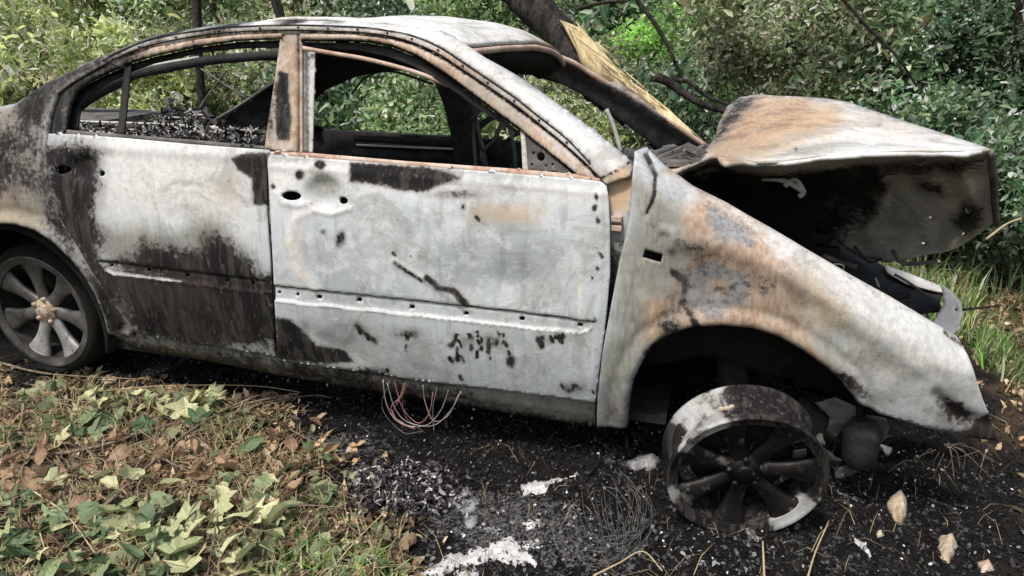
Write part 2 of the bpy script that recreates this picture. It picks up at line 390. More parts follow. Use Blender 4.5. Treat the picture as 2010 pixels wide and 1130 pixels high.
# ================================================================== GROUND
def axis(a, b, lo, hi, fine):
    c = list(np.arange(a, b, fine)); s = fine; x = a
    while x > lo: s *= 1.25; x -= s; c.insert(0, x)
    s = fine; x = c[-1]
    while x < hi: s *= 1.25; x += s; c.append(x)
    return np.array(c)
def ground_h(x, y):
    x = np.asarray(x, float); y = np.asarray(y, float); r = np.hypot(x+.5, y-.5)
    h = (fbm(x*1.3, y*1.3, 0*x, 3, 3)-.5)*.10 + (fbm(x*9, y*9, 0*x, 3, 9)-.5)*.035
    far = np.clip((r-5)/12, 0, 1); h = h + far*(fbm(x*.12, y*.12, 0*x, 2, 21)-.5)*.5
    # heap of cut leaves and earth on the near left
    h = h + .07*np.exp(-(((x+1.55)/.6)**2+((y+.55)/.42)**2)) - .02
    return h
CHAR_PX = [(-700, 700), (0, 745), (180, 768), (430, 785), (540, 800), (600, 850), (690, 900), (720, 960), (800, 1000), (830, 1060), (850, 1200), (1900, 1260),
           (2100, 1100), (2000, 900), (1960, 800), (1900, 690), (1750, 560), (1500, 500), (1200, 470), (600, 420), (100, 420), (-700, 560)]
CH_W = atZ(np.array(CHAR_PX)[:, 0], np.array(CHAR_PX)[:, 1])[:, :2]
def char_mask(x, y, f=.22):
    d = dline(x, y, CH_W, True); s = np.where(inside(x, y, CH_W), 1, -1)
    return np.clip(.5+.5*s*d/f+(fbm(x*4, y*4, 0*x, 4, 31)-.5)*1.1, 0, 1)
gx = axis(-3.6, 2.4, -70, 60, .028); gy = axis(-1.3, 3.0, -8, 110, .028)
GX, GY = np.meshgrid(gx, gy); gxx, gyy = GX.ravel(), GY.ravel()
gv = np.stack([gxx, gyy, ground_h(gxx, gyy)], 1); nx, ny = len(gx), len(gy)
idx = np.arange(nx*ny).reshape(ny, nx)
gf = np.stack([idx[:-1, :-1].ravel(), idx[:-1, 1:].ravel(), idx[1:, 1:].ravel(), idx[1:, :-1].ravel()], 1)
cm = char_mask(gxx, gyy)
grassm = np.clip((gyy-1.2)*.5+(gxx-.9)*1.2, 0, 1)*np.clip(1.6-cm*1.6, 0, 1)
clear = np.clip((gyy-9)/4, 0, 1)
AP = [((1000, 1020), .34, .18, 1.05), ((900, 985), .26, .15, .95), ((670, 860), .26, .12, .8), ((1130, 1080), .3, .15, .7), ((1600, 1080), .3, .12, .4), ((1230, 900), .14, .10, .6), ((1850, 1000), .25, .2, .35)]
ashy = 0*gxx
for (a_, b_), rx_, ry_, st_ in AP:
    q_ = atZ(a_, b_, 0.); ashy = np.maximum(ashy, st_*np.clip(1.3-np.hypot((gxx-q_[0])/rx_, (gyy-q_[1])/ry_), 0, 1))
m, n, bs = mat('burnt_soil')
A = node(n, 'ShaderNodeAttribute', attribute_name='soil'); sa = node(n, 'ShaderNodeSeparateColor'); n.links.new(A.outputs['Color'], sa.inputs[0])
n1, n2, n3 = noise(n, 5, 7, .7), noise(n, 30, 6, .7), noise(n, 120, 4, .7)
soil = mixc(n, smooth(n, n2, .35, .65), (.055, .040, .028), (.17, .125, .085))
soil = mixc(n, smooth(n, n3, .6, .7), soil, (.30, .24, .17))
gr = mixc(n, smooth(n, n2, .35, .65), (.06, .085, .03), (.16, .18, .07))
soil = mixc(n, smooth(n, sa.outputs[1], .3, .7), soil, gr)
soil = mixc(n, sa.outputs[2], soil, (.42, .38, .26))
ch = mixc(n, smooth(n, n2, .4, .7), (.009, .008, .008), (.034, .031, .030))
ch = mixc(n, smooth(n, n3, .64, .72), ch, (.13, .125, .125))
ch = mixc(n, mth(n, 'MULTIPLY', smooth(n, n1, .6, .75), .5), ch, (.10, .095, .09))
at2 = node(n, 'ShaderNodeAttribute', attribute_name='ashfall'); af = mth(n, 'ADD', at2.outputs['Fac'], mth(n, 'MULTIPLY', mth(n, 'SUBTRACT', n2, .5), 2.2))
ch = mixc(n, mth(n, 'MULTIPLY', smooth(n, af, .45, .75), .8), ch, mixc(n, smooth(n, n3, .4, .6), (.07, .068, .07), (.32, .31, .31)))
q = mth(n, 'ADD', sa.outputs[0], mth(n, 'MULTIPLY', mth(n, 'SUBTRACT', n2, .5), .8))
col = mixc(n, smooth(n, q, .35, .65), soil, ch); n.links.new(col, bs.inputs['Base Color']); bs.inputs['Roughness'].default_value = .95
bs.inputs['Specular IOR Level'].default_value = .15
bump(n, bs, mth(n, 'ADD', n2, n3), 1, .02); M['soil'] = m
g = mesh_obj('ground', gv, gf, m, None, {'soil': np.stack([cm, grassm, clear], 1), 'ashfall': np.stack([ashy]*3, 1)}); tag(g, kind='structure')

# ================================================================== THE BURNT CAR
CARLOC = (-1.2, .8, 0)
car = empty('burnt_car', CARLOC, 'burnt out pale grey sedan with crumpled bonnet, missing glass and rusty window frames', 'car')
SD = lambda off=0.0: (lambda px, py: on_side(px, py, off))
PM = M['paint']
# ---- lines read off the photograph
roof_top = [(0, 205), (35, 180), (71, 156), (117, 134), (159, 113), (205, 94), (248, 76), (301, 62), (354, 54), (425, 45), (478, 41), (531, 38), (620, 38), (700, 41), (760, 46), (810, 54), (850, 60), (885, 72), (914, 88)]
A_in = [(914, 88), (948, 114), (1022, 160), (1097, 213), (1172, 269), (1228, 315), (1240, 330)]
seam_out = [(1180, 350), (1152, 322), (1110, 284), (1056, 240), (1007, 202), (955, 167), (906, 134), (858, 103), (806, 81), (760, 69), (700, 62), (590, 58), (550, 58), (470, 61), (389, 69), (301, 86), (244, 106), (191, 133), (140, 163), (112, 185), (98, 225), (93, 262)]
drip = [(1176, 343), (1159, 322), (1114, 274), (1060, 231), (1011, 192), (959, 156), (910, 123), (862, 92), (810, 70), (760, 60), (703, 53), (580, 49), (470, 52), (389, 60), (301, 76), (244, 97), (191, 125), (131, 160), (105, 180)]
door_rear = [(93, 262), (91, 310), (97, 360), (117, 426), (142, 468), (166, 507), (198, 557), (230, 600), (264, 648)]
arch = [(215, 652), (207, 620), (190, 578), (168, 540), (140, 505), (105, 472), (70, 450), (30, 439), (-15, 437), (-70, 445), (-120, 470), (-165, 515), (-190, 570), (-200, 640)]
body_out = roof_top + A_in[1:] + [(1236, 345), (1190, 362)] + seam_out + door_rear[1:] + [(250, 660)] + arch + [(-420, 600), (-450, 400), (-440, 300), (-330, 255), (-180, 240), (-60, 235)]
gut_lo0 = seam_out[1:17]; gut_hi0 = drip[1:17]
def f_body(px, py, W):
    d = np.zeros_like(px)
    d += np.where(inside(px, py, gut_hi0 + gut_lo0[::-1]), .012, 0)
    da = dline(px, py, arch); d -= np.exp(-((da-6)/8)**2)*.014; d += np.exp(-((da-26)/9)**2)*.006
    d += np.clip(1-dline(px, py, A_in)/26, 0, 1)**2*.05*np.clip((px-900)/90, 0, 1)
    dr = dline(px, py, roof_top[:-1]); d += np.clip(1-dr/22, 0, 1)**2*.10*np.clip((930-px)/110, 0, 1)
    d -= bumpl(px, py, [(100, 250), (70, 330), (110, 440), (190, 540)], 14, .006)
    return d
p_body = [('soot', 'poly', [[(-200, 250), (0, 215), (110, 150), (100, 250), (95, 330), (125, 440), (60, 400), (-100, 380)], 50], .62), ('rust', 'poly', [[(-200, 240), (20, 230), (80, 300), (40, 420), (-200, 420)], 60], .62), ('soot', 'poly', [[(60, 300), (95, 300), (150, 470), (240, 640), (190, 600), (130, 490), (80, 450)], 24], .6), ('olive', 'poly', [[(480, 30), (920, 60), (1250, 320), (1220, 350), (880, 110), (480, 60)], 10], -.6),('olive', 'poly', [[(-500, 200), (0, 205), (120, 134), (250, 78), (200, 125), (110, 190), (95, 262), (120, 430), (60, 440), (-200, 440)], 40], 1.0),
          ('soot', 'poly', [[(40, 170), (150, 118), (250, 80), (300, 66), (360, 56), (300, 84), (200, 130), (120, 175), (100, 230), (95, 260), (40, 250), (20, 220)], 24], .80),
          ('soot', 'poly', [[(-60, 260), (60, 250), (95, 262), (118, 430), (80, 380), (60, 330), (-40, 330)], 40], .66),
          ('rust', 'poly', [[(-30, 210), (60, 160), (70, 250), (30, 300), (-60, 310)], 40], .5),
          ('tan', 'poly', [[(-50, 380), (60, 390), (110, 430), (90, 460), (-50, 440)], 30], .75),
          ('pale', 'poly', [[(90, 250), (102, 250), (110, 330), (115, 400), (150, 480), (165, 510), (140, 480), (100, 400)], 14], .4),
          ('pale', 'poly', [[(800, 45), (880, 66), (950, 112), (1240, 325), (1200, 330), (1100, 262), (960, 156), (860, 90), (780, 62)], 14], .9),
          ('pale', 'poly', [[(470, 40), (640, 36), (800, 52), (790, 62), (640, 46), (480, 48)], 8], .8),
          ('soot', 'blob', [(420, 52), (40, 6), -8], .9), ('soot', 'blob', [(300, 72), (45, 9), -20], .9), ('soot', 'blob', [(555, 44), (26, 5)], .75), ('soot', 'blob', [(640, 44), (20, 4)], .65),
          ('rust', 'line', [seam_out[:12], 7], .75), ('rust', 'line', [seam_out[10:18], 5], .6),
           ('soot', 'line', [[(1180, 350), (1234, 322)], 2], .8),
          ('soot', 'blob', [(150, 540), (60, 60)], .5), ('soot', 'poly', [[(170, 520), (205, 560), (264, 650), (215, 655), (190, 580)], 16], .8),
          ('tan', 'poly', [[(1180, 340), (1236, 320), (1238, 350), (1190, 365)], 10], .8)]
body = sheet('body_side', body_out, SD(.0), PM, car, step=5.5, feat=f_body, base={'olive': .5, 'soot': .12}, paint=p_body, solid=.02)
# rivet holes on the gutter
def sline(name, P, off, r_, m_, par=None, n=5):
    P = np.array(P, float); Y = on_side(P[:, 0], P[:, 1])+off; t = MB(); t.tube(spline(atY(P[:, 0], P[:, 1], Y), 6), r_, n); return t.build(name, m_, par or car)
gut_lo = seam_out[1:17]; gut_hi = drip[1:17]
sheet('roof_gutter', gut_hi + gut_lo[::-1], SD(.004), PM, car, step=4.5, base={'tan': .45, 'olive': .45, 'pale': .2}, paint=[('soot', 'blob', [(430, 60), (120, 12)], .5), ('soot', 'poly', [[(100, 200), (200, 120), (320, 70), (330, 100), (200, 150)], 20], .7), ('rust', 'blob', [(900, 120), (120, 60)], .5)], solid=.006)
sline('gutter_seam', [(x, y-.5) for x, y in drip], .001, .0018, M['black']); sline('gutter_seam', [(x, y+1) for x, y in seam_out[:20]], .0, .0022, M['black'])
cm_ = None
for (x, y) in dense([((a_[0]+b_[0])/2, (a_[1]+b_[1])/2) for a_, b_ in zip(gut_hi, gut_lo)], 44, False)[1:-1]:
    p = atY(x, y, on_side(np.array(x), np.array(y))+.001)
    if cm_ is None:
        c0_ = MB().box((0, 0, 0), (.006, .004, .005)).build('gutter_clip', M['black'], car, False); cm_ = c0_
    else:
        c0_ = cm_.copy(); COL.objects.link(c0_)
    c0_.location = (p-np.array(CARLOC)).tolist()
cm_.data.transform(Matrix.Translation(Vector(CARLOC)))
# ---- lower pillar and hinges between door and wing
hp = sheet('hinge_pillar', [(1184, 352), (1236, 332), (1246, 350), (1236, 430), (1232, 520), (1210, 620), (1185, 620), (1196, 450), (1192, 372)], SD(.03), PM, car, step=7,
           paint=[('tan', 'poly', [[(1180, 350), (1250, 330), (1240, 420), (1190, 420)], 20], .9), ('soot', 'poly', [[(1190, 480), (1240, 470), (1230, 640), (1170, 640)], 40], .95), ('pale', 'blob', [(1215, 360), (30, 25)], .6)])
h_ = MB()
for yy in (428, 446): h_.box(atY(1211, yy, on_side(np.array(1211.), np.array(float(yy)))+.018), (.03, .03, .014))
h_.build('hinge', M['rusty'], car, False)
# ---- rear door
rd_out = [(95, 262), (142, 263), (250, 271), (380, 283), (529, 294), (524, 340), (524, 420), (530, 500), (535, 600), (541, 699), (400, 677), (300, 661), (266, 652)] + door_rear[::-1][1:-1]
rd_holes = [oval(123, 333, 26, 17, 10), oval(198, 340, 17, 12, 8)] + [rect(x, y, 7, 6, 7) for x, y in ((217, 521), (290, 531), (366, 541), (444, 551), (495, 556))]
mu, ml = [(198, 512), (354, 532), (527, 552)], [(200, 516), (208, 529), (225, 537), (354, 553), (478, 569), (530, 574)]
chan_r = mu + ml[::-1]
def f_rd(px, py, W):
    d = np.zeros_like(px)
    d += np.where(inside(px, py, chan_r), .007, 0); d += bumpl(px, py, mu, 3, .004); d -= bumpl(px, py, ml, 2.8, .0035)
    d += .022*np.exp(-(((px-163)/30)**2+((py-330)/24)**2)**2)
    d -= bumpl(px, py, [(95, 285), (250, 292), (529, 312)], 10, .004)
    d -= bumpl(px, py, [(100, 300), (130, 400), (200, 500), (290, 640)], 9, .005)
    d += .012*np.exp(-(((px-330)/90)**2+((py-450)/60)**2))*(fbm(px/40, py/40, 0*px, 2)-.3)
    return d
rd = empty('rear_door', (0, 0, 0)); rd.parent = car; 
p_rd = [('pale', 'poly', [[(190, 270), (470, 285), (500, 340), (480, 470), (430, 440), (330, 430), (210, 420), (200, 330)], 50], .75),
        ('pale', 'poly', [[(200, 268), (520, 295), (500, 312), (220, 292)], 12], .8),
        ('soot', 'poly', [[(85, 270), (120, 285), (165, 285), (188, 310), (190, 350), (180, 420), (200, 470), (200, 512), (262, 500), (278, 478), (330, 486), (386, 496), (400, 470), (428, 462), (455, 480), (500, 520), (520, 540), (545, 540), (550, 710), (266, 660), (190, 560), (120, 440), (95, 380)], 34], 1.0),
        ('olive', 'poly', [[(190, 440), (290, 440), (370, 470), (430, 440), (400, 500), (300, 500), (200, 515)], 26], .7),
        ('olive', 'poly', [[(120, 560), (200, 530), (280, 590), (330, 690), (240, 640)], 26], .6), ('soot', 'poly', [[(205, 535), (262, 545), (280, 640), (240, 600)], 20], -.35),
        ('soot', 'poly', [[(100, 275), (180, 280), (210, 300), (180, 320), (100, 320)], 22], .7), ('olive', 'blob', [(400, 460), (50, 30), -20], .9),
        ('soot', 'poly', [[(455, 310), (485, 300), (527, 300), (527, 402), (497, 402), (494, 350), (466, 332)], 7], 1),
        ('soot', 'poly', [[(200, 540), (350, 555), (530, 576), (530, 582), (350, 560), (220, 545)], 5], .3),
        ('soot', 'poly', [[(208, 520), (300, 532), (360, 542), (360, 550), (225, 534)], 6], -.4), ('pale', 'line', [ml[1:5], 1.5], .5), ('soot', 'line', [ml[1:4], 2.5], -.6), ('soot', 'line', [mu, 2], .8),  # lower moulding edge painted with caught light, upper crease darkened
        ('soot', 'poly', [[(440, 660), (530, 660), (540, 700), (460, 690)], 16], -.35), ('tan', 'blob', [(450, 380), (80, 60)], .35)]
sheet('door_skin', rd_out, SD(-.004), PM, rd, rd_holes, 4.2, f_rd, p_rd, None, .010, lines=[mu, ml])
sheet('door_hole_backing', [(110, 275), (520, 305), (520, 690), (300, 650), (200, 540), (120, 420)], SD(.06), M['black'], rd, step=14)  # black sheet added behind the skin to keep its holes dark
fr_out = [(552, 65), (470, 68), (389, 77), (301, 93), (248, 112), (198, 136), (149, 163), (120, 187), (106, 226), (101, 262)]
fr_in = [(551, 77), (470, 80), (389, 91), (301, 110), (258, 123), (212, 143), (170, 164), (147, 186), (135, 212), (127, 256)]
sheet('window_frame', fr_out + [(122, 262)] + fr_in[::-1], SD(.004), PM, rd, step=5, base={'rust': .8}, feat=lambda px, py, W: bumpl(px, py, fr_in, 3, .012),
      paint=[('soot', 'poly', [[(90, 270), (100, 180), (190, 125), (290, 88), (290, 100), (200, 150), (130, 220), (130, 270)], 20], .9), ('soot', 'line', [fr_in, 2.6], .9), ('pale', 'blob', [(330, 92), (60, 8), -15], .6)], solid=.014)
sheet('inner_frame', [(x+1, y+2) for x, y in fr_in] + [(551, 100), (470, 98), (389, 106), (301, 126), (262, 138), (215, 160), (178, 182), (160, 205), (152, 250), (127, 256)][0:0] + [(152, 252), (158, 208), (178, 184), (215, 160), (262, 138), (301, 124), (389, 103), (470, 94), (551, 92)], SD(.045), M['char'], rd, step=7)
sheet('window_divider', [(246, 124), (258, 120), (243, 264), (229, 262)], SD(.02), M['char'], rd, step=6)
sheet('belt_strip', [(127, 254), (250, 264), (380, 274), (519, 286), (519, 294), (380, 283), (250, 272), (100, 264), (100, 256)], SD(.014), M['charlight'], rd, step=6)
# ---- centre pillar
sheet('centre_pillar', [(552, 62), (590, 62), (588, 80), (585, 200), (583, 300), (519, 292), (526, 240), (540, 150)], SD(.012), PM, car, step=6, base={'rust': .72},
      feat=lambda px, py, W: bumpl(px, py, [(588, 60), (584, 300)], 3, .012)+bumpl(px, py, [(556, 62), (548, 150), (530, 292)], 3, .008),
      paint=[('soot', 'poly', [[(548, 140), (566, 145), (566, 190), (572, 230), (566, 275), (545, 275), (538, 230), (541, 170)], 7], 1), ('tan', 'blob', [(578, 200), (8, 100)], .8), ('soot', 'blob', [(530, 230), (8, 50)], .6), ('soot', 'blob', [(585, 90), (6, 60)], .5)], solid=.02)
# ---- front door
f2_in0 = [(1128, 342), (1022, 258), (948, 202), (873, 146), (817, 110), (769, 91), (724, 82), (686, 80), (592, 80)]
fd_out = [(530, 303), (612, 309), (700, 316), (860, 328), (1020, 341), (1150, 352), (1180, 356), (1190, 364), (1194, 380), (1197, 450), (1197, 540), (1190, 620), (1180, 700), (1168, 790), (1000, 768), (850, 751), (700, 730), (600, 715), (545, 706), (540, 600), (532, 450), (527, 350), (526, 312)]
hole_pts = ((546, 575), (582, 579), (625, 584), (703, 590), (807, 604), (913, 617), (1023, 628), (1138, 639))
fd_holes = [oval(572, 384, 38, 18, 12, 3), oval(672, 393, 23, 14, 10, 10)] + [rect(x, y, 10, 8, 6) if i > 1 else oval(x, y, 7, 7, 8) for i, (x, y) in enumerate(hole_pts)]
fu, fl_ = [(531, 561), (808, 590), (1162, 632)], [(533, 589), (808, 617), (1064, 647), (1141, 653), (1158, 646), (1162, 636)]
chan_f = fu + fl_[::-1]
def f_fd(px, py, W):
    d = np.zeros_like(px)
    d += np.where(inside(px, py, chan_f), .008, 0); d += bumpl(px, py, fu, 3, .004); d -= bumpl(px, py, fl_, 2.8, .003)
    q = ((px-634)/32)**2+((py-378)/30)**2; d += .024*np.exp(-q**2)
    d -= bumpl(px, py, [(545, 378), (552, 398), (585, 404), (606, 398), (618, 412), (650, 420), (690, 408)], 5, .005)
    d -= bumpl(px, py, [(610, 415), (578, 430), (568, 480), (588, 535), (618, 572)], 9, .004)
    d -= bumpl(px, py, [(1133, 470), (1137, 560), (1140, 632)], 6, .004)
    d -= bumpl(px, py, [(528, 325), (700, 338), (1020, 364), (1190, 380)], 8, .0035)
    d -= bumpl(px, py, [(1178, 380), (1182, 560), (1160, 780)], 7, .004)
    d += .020*np.exp(-(((px-1010)/110)**2+((py-560)/50)**2)) + .016*np.exp(-(((px-690)/60)**2+((py-680)/34)**2)) - .010*np.exp(-(((px-850)/120)**2+((py-440)/70)**2))
    d -= bumpl(px, py, [(775, 515), (840, 552), (920, 610)], 6, .004)
    d += bumpl(px, py, [(600, 650), (660, 690), (760, 735)], 16, .007) + .005*(fbm(px/60, py/50, 0*px, 3, 71)-.5)
    return d
rf = random.Random(18); FLK = []
for cx_, cy_, sx_, sy_, nn in ((895, 680, 8, 14, 4), (925, 672, 22, 12, 12), (975, 668, 16, 9, 6), (1075, 664, 20, 4, 8), (1172, 470, 5, 70, 7), (712, 655, 12, 8, 3), (800, 656, 18, 8, 4), (1135, 762, 20, 8, 4), (735, 728, 24, 4, 5), (950, 700, 60, 20, 6), (860, 400, 120, 40, 4)):
    for _ in range(nn):
        x_, y_ = rf.gauss(cx_, sx_), rf.gauss(cy_, sy_); l_ = rf.choice((2, 4, 7, 13)); q_ = rf.uniform(-.2, 1.0); FLK.append(('soot', 'line', [[(x_, y_), (x_+l_*q_, y_+l_)], rf.uniform(2.0, 4.5)], rf.uniform(.75, 1.0)))
p_fd = FLK + [('pale', 'poly', [[(528, 303), (690, 316), (870, 350), (1190, 362), (1190, 400), (1100, 392), (700, 372), (600, 350), (528, 420)], 22], .7),
        ('pale', 'line', [[(610, 415), (578, 430), (568, 480), (588, 535), (618, 572)], 12], .75), ('tan', 'line', [[(590, 420), (580, 480), (600, 545)], 9], .45),
        ('pale', 'line', [[(1133, 500), (1140, 632)], 5], .8), ('pale', 'line', [fl_, 1.5], .5), ('pale', 'line', [[(590, 395), (612, 412), (650, 416), (690, 405)], 5], .9),  # thin pale moulding line paints light caught on the lower edge
        ('soot', 'poly', [[(686, 318), (770, 322), (880, 335), (905, 350), (865, 362), (835, 376), (775, 372), (740, 362), (684, 356)], 8], .9),
        ('tan', 'poly', [[(690, 320), (870, 332), (860, 350), (700, 345)], 10], .6),
        ('soot', 'poly', [[(540, 622), (572, 626), (590, 650), (620, 680), (672, 692), (694, 716), (600, 713), (543, 704)], 8], .95),
        ('soot', 'blob', [(629, 322), (10, 8), 20], 1), ('soot', 'blob', [(588, 343), (9, 9)], .9), ('soot', 'blob', [(668, 468), (9, 16), 15], .9), ('soot', 'blob', [(634, 455), (6, 6)], .7),
        ('soot', 'line', [[(775, 515), (828, 550)], 4], .75), ('soot', 'line', [[(838, 545), (862, 566), (890, 572), (915, 600)], 6], .78),
        ('rust', 'line', [[(890, 575), (922, 612)], 5], .6), ('soot', 'poly', [[(880, 655), (960, 650), (1000, 665), (990, 690), (940, 690), (905, 706)], 14], .36),
        ('soot', 'poly', [[(1045, 655), (1115, 658), (1115, 674), (1060, 676)], 9], .3), ('soot', 'blob', [(1003, 708), (9, 12)], .85), ('soot', 'line', [[(700, 640), (712, 655), (735, 672)], 6], .75), ('soot', 'blob', [(800, 655), (30, 12)], .58),
         ('soot', 'blob', [(720, 730), (60, 9), 8], .6), ('soot', 'blob', [(900, 380), (60, 10)], .5), ('soot', 'blob', [(1130, 760), (30, 14)], .5),
        ('tan', 'blob', [(1000, 420), (90, 28), 4], .6), ('olive', 'blob', [(960, 425), (110, 24), 4], .42), ('olive', 'blob', [(634, 374), (38, 34)], .62), ('olive', 'blob', [(1060, 575), (70, 30), 5], .42),
        ('blue', 'blob', [(1050, 600), (50, 26)], .30), ('olive', 'poly', [[(600, 640), (760, 660), (900, 740), (700, 725)], 50], .48), ('soot', 'line', [fu, 1.6], .75), ('tan', 'line', [[(560, 300), (1180, 352)], 4], .5)]  # upper moulding crease darkened by a thin line
fd = empty('front_door', (0, 0, 0)); fd.parent = car
sheet('door_skin', fd_out, SD(-.012), PM, fd, fd_holes, 4.2, f_fd, p_fd, None, .012, lines=[fu, fl_])
sheet('door_hole_backing', [(535, 315), (1180, 370), (1160, 780), (560, 700)], SD(.06), M['black'], fd, step=16)  # added black backing, stands for the shade inside the door holes
f2_out = [(588, 64), (686, 65), (761, 73), (812, 87), (873, 117), (948, 166), (1022, 219), (1097, 277), (1160, 334), (1172, 350)]
sheet('pillar_backing', drip[:12][::-1]+f2_in0, SD(.035), M['black'], car, step=8)
f2_in = [(592, 80), (686, 80), (724, 82), (769, 91), (817, 110), (873, 146), (948, 202), (1022, 258), (1128, 342)]
sheet('window_frame', [(588, 300)] + f2_out + f2_in[::-1] + [(593, 300)], SD(.0), PM, fd, step=5, base={'rust': .7}, feat=lambda px, py, W: bumpl(px, py, f2_in, 3, .012)+bumpl(px, py, f2_out, 2.5, .008),
      paint=[('soot', 'line', [f2_in, 2.4], .85), ('soot', 'line', [f2_out, 2.0], .8), ('pale', 'line', [[(700, 72), (820, 103), (900, 158), (1050, 268)], 7], .5), ('tan', 'line', [[(700, 72), (820, 103), (1100, 308)], 8], .7)], solid=.016)
sheet('inner_frame', [(593, 82), (720, 84), (769, 93), (817, 112), (873, 148), (948, 204), (1022, 260), (1020, 266), (940, 214), (870, 164), (812, 130), (760, 110), (700, 98), (620, 94), (593, 92)], SD(.04), M['char'], fd, step=6)
sheet('window_channel', [(594, 92), (618, 100), (613, 300), (594, 299)], SD(.03), M['greychan'], fd, step=6, feat=lambda px, py, W: bumpl(px, py, [(604, 90), (602, 300)], 3, .012))
sheet('belt_strip', [(530, 297), (612, 300), (800, 316), (1000, 330), (1128, 341), (1178, 350), (1178, 357), (1000, 341), (800, 325), (612, 310), (530, 304)], SD(.0), M['rusty'], fd, step=6)
sheet('quarter_divider', [(1021, 248), (1030, 256), (1037, 336), (1026, 334)], SD(.02), M['greychan'], fd, step=5)
sheet('mirror_plate', [(1032, 262), (1124, 340), (1036, 334)], SD(.02), M['charlight'], fd, [oval(1062, 307, 16, 18, 8), oval(1047, 300, 6, 6, 6), oval(1085, 322, 6, 6, 6), oval(1044, 322, 6, 5, 6), oval(1072, 325, 5, 5, 6)], 5)
t = MB(); c = curve3([(594, 94), (650, 104), (724, 117), (817, 142), (892, 172), (948, 198), (1018, 246)], .20); t.tube(c, .0055, 6, 1.4)
t.build('hanging_trim_strip', M['rusty'], fd)
# ---- sill
sheet('sill', [(215, 645), (264, 652), (400, 677), (541, 700), (700, 731), (850, 753), (1000, 770), (1168, 792), (1171, 838), (1000, 812), (850, 786), (700, 762), (545, 736), (400, 706), (280, 684), (235, 668)], SD(.02), PM, car, step=7,
      feat=lambda px, py, W: bumpl(px, py, [(250, 664), (545, 716), (1170, 812)], 6, -.012), base={'olive': .95, 'soot': .3},
      paint=[('soot', 'poly', [[(200, 640), (600, 700), (900, 750), (1000, 800), (760, 790), (200, 700)], 60], .85), ('olive', 'poly', [[(500, 690), (1200, 780), (1200, 850), (500, 760)], 30], .75), ('soot', 'line', [[(235, 668), (545, 736), (850, 786), (1171, 838)], 14], .7)], solid=.03)
# ---- front wing
wing_out = [(1245, 301), (1262, 298), (1298, 334), (1355, 376), (1428, 413), (1486, 446), (1548, 482), (1615, 522), (1681, 561), (1747, 597), (1814, 637), (1867, 670), (1900, 691), (1911, 714), (1922, 752), (1937, 796), (1955, 836), (1971, 884), (1898, 862), (1814, 838), (1725, 811), (1676, 783), (1650, 752), (1619, 721), (1575, 690), (1526, 663), (1477, 648), (1415, 642), (1362, 645), (1318, 659), (1283, 681), (1261, 712), (1245, 747), (1238, 778), (1234, 838), (1172, 838), (1172, 778), (1183, 690), (1199, 601), (1216, 513), (1232, 446), (1238, 407), (1242, 340)]
top_w = wing_out[1:13]; arch_w = wing_out[21:35]
def f_wing(px, py, W):
    dt, da = dline(px, py, top_w), dline(px, py, arch_w); d = np.clip(1-dt/55, 0, 1)**2*.09
    d -= np.exp(-((da-16)/14)**2)*.009; d += np.exp(-((da-38)/9)**2)*.004; d += np.clip(1-da/7, 0, 1)*.016
    d -= bumpl(px, py, [(1300, 450), (1322, 455), (1318, 485)], 8, .010) + bumpl(px, py, [(1330, 470), (1480, 500), (1650, 610), (1800, 720)], 20, .008)
    d += .02*np.exp(-(((px-1390)/70)**2+((py-570)/50)**2)) + bumpl(px, py, [(1262, 310), (1285, 360), (1280, 405), (1268, 425)], 4, .008)
    d += .05*np.clip((px-1780)/190, 0, 1)**2 + bumpl(px, py, [(1840, 780), (1880, 820), (1960, 850)], 12, .015) + .012*(fbm(px/70, py/60, 0*px, 3, 41)-.5)
    return d
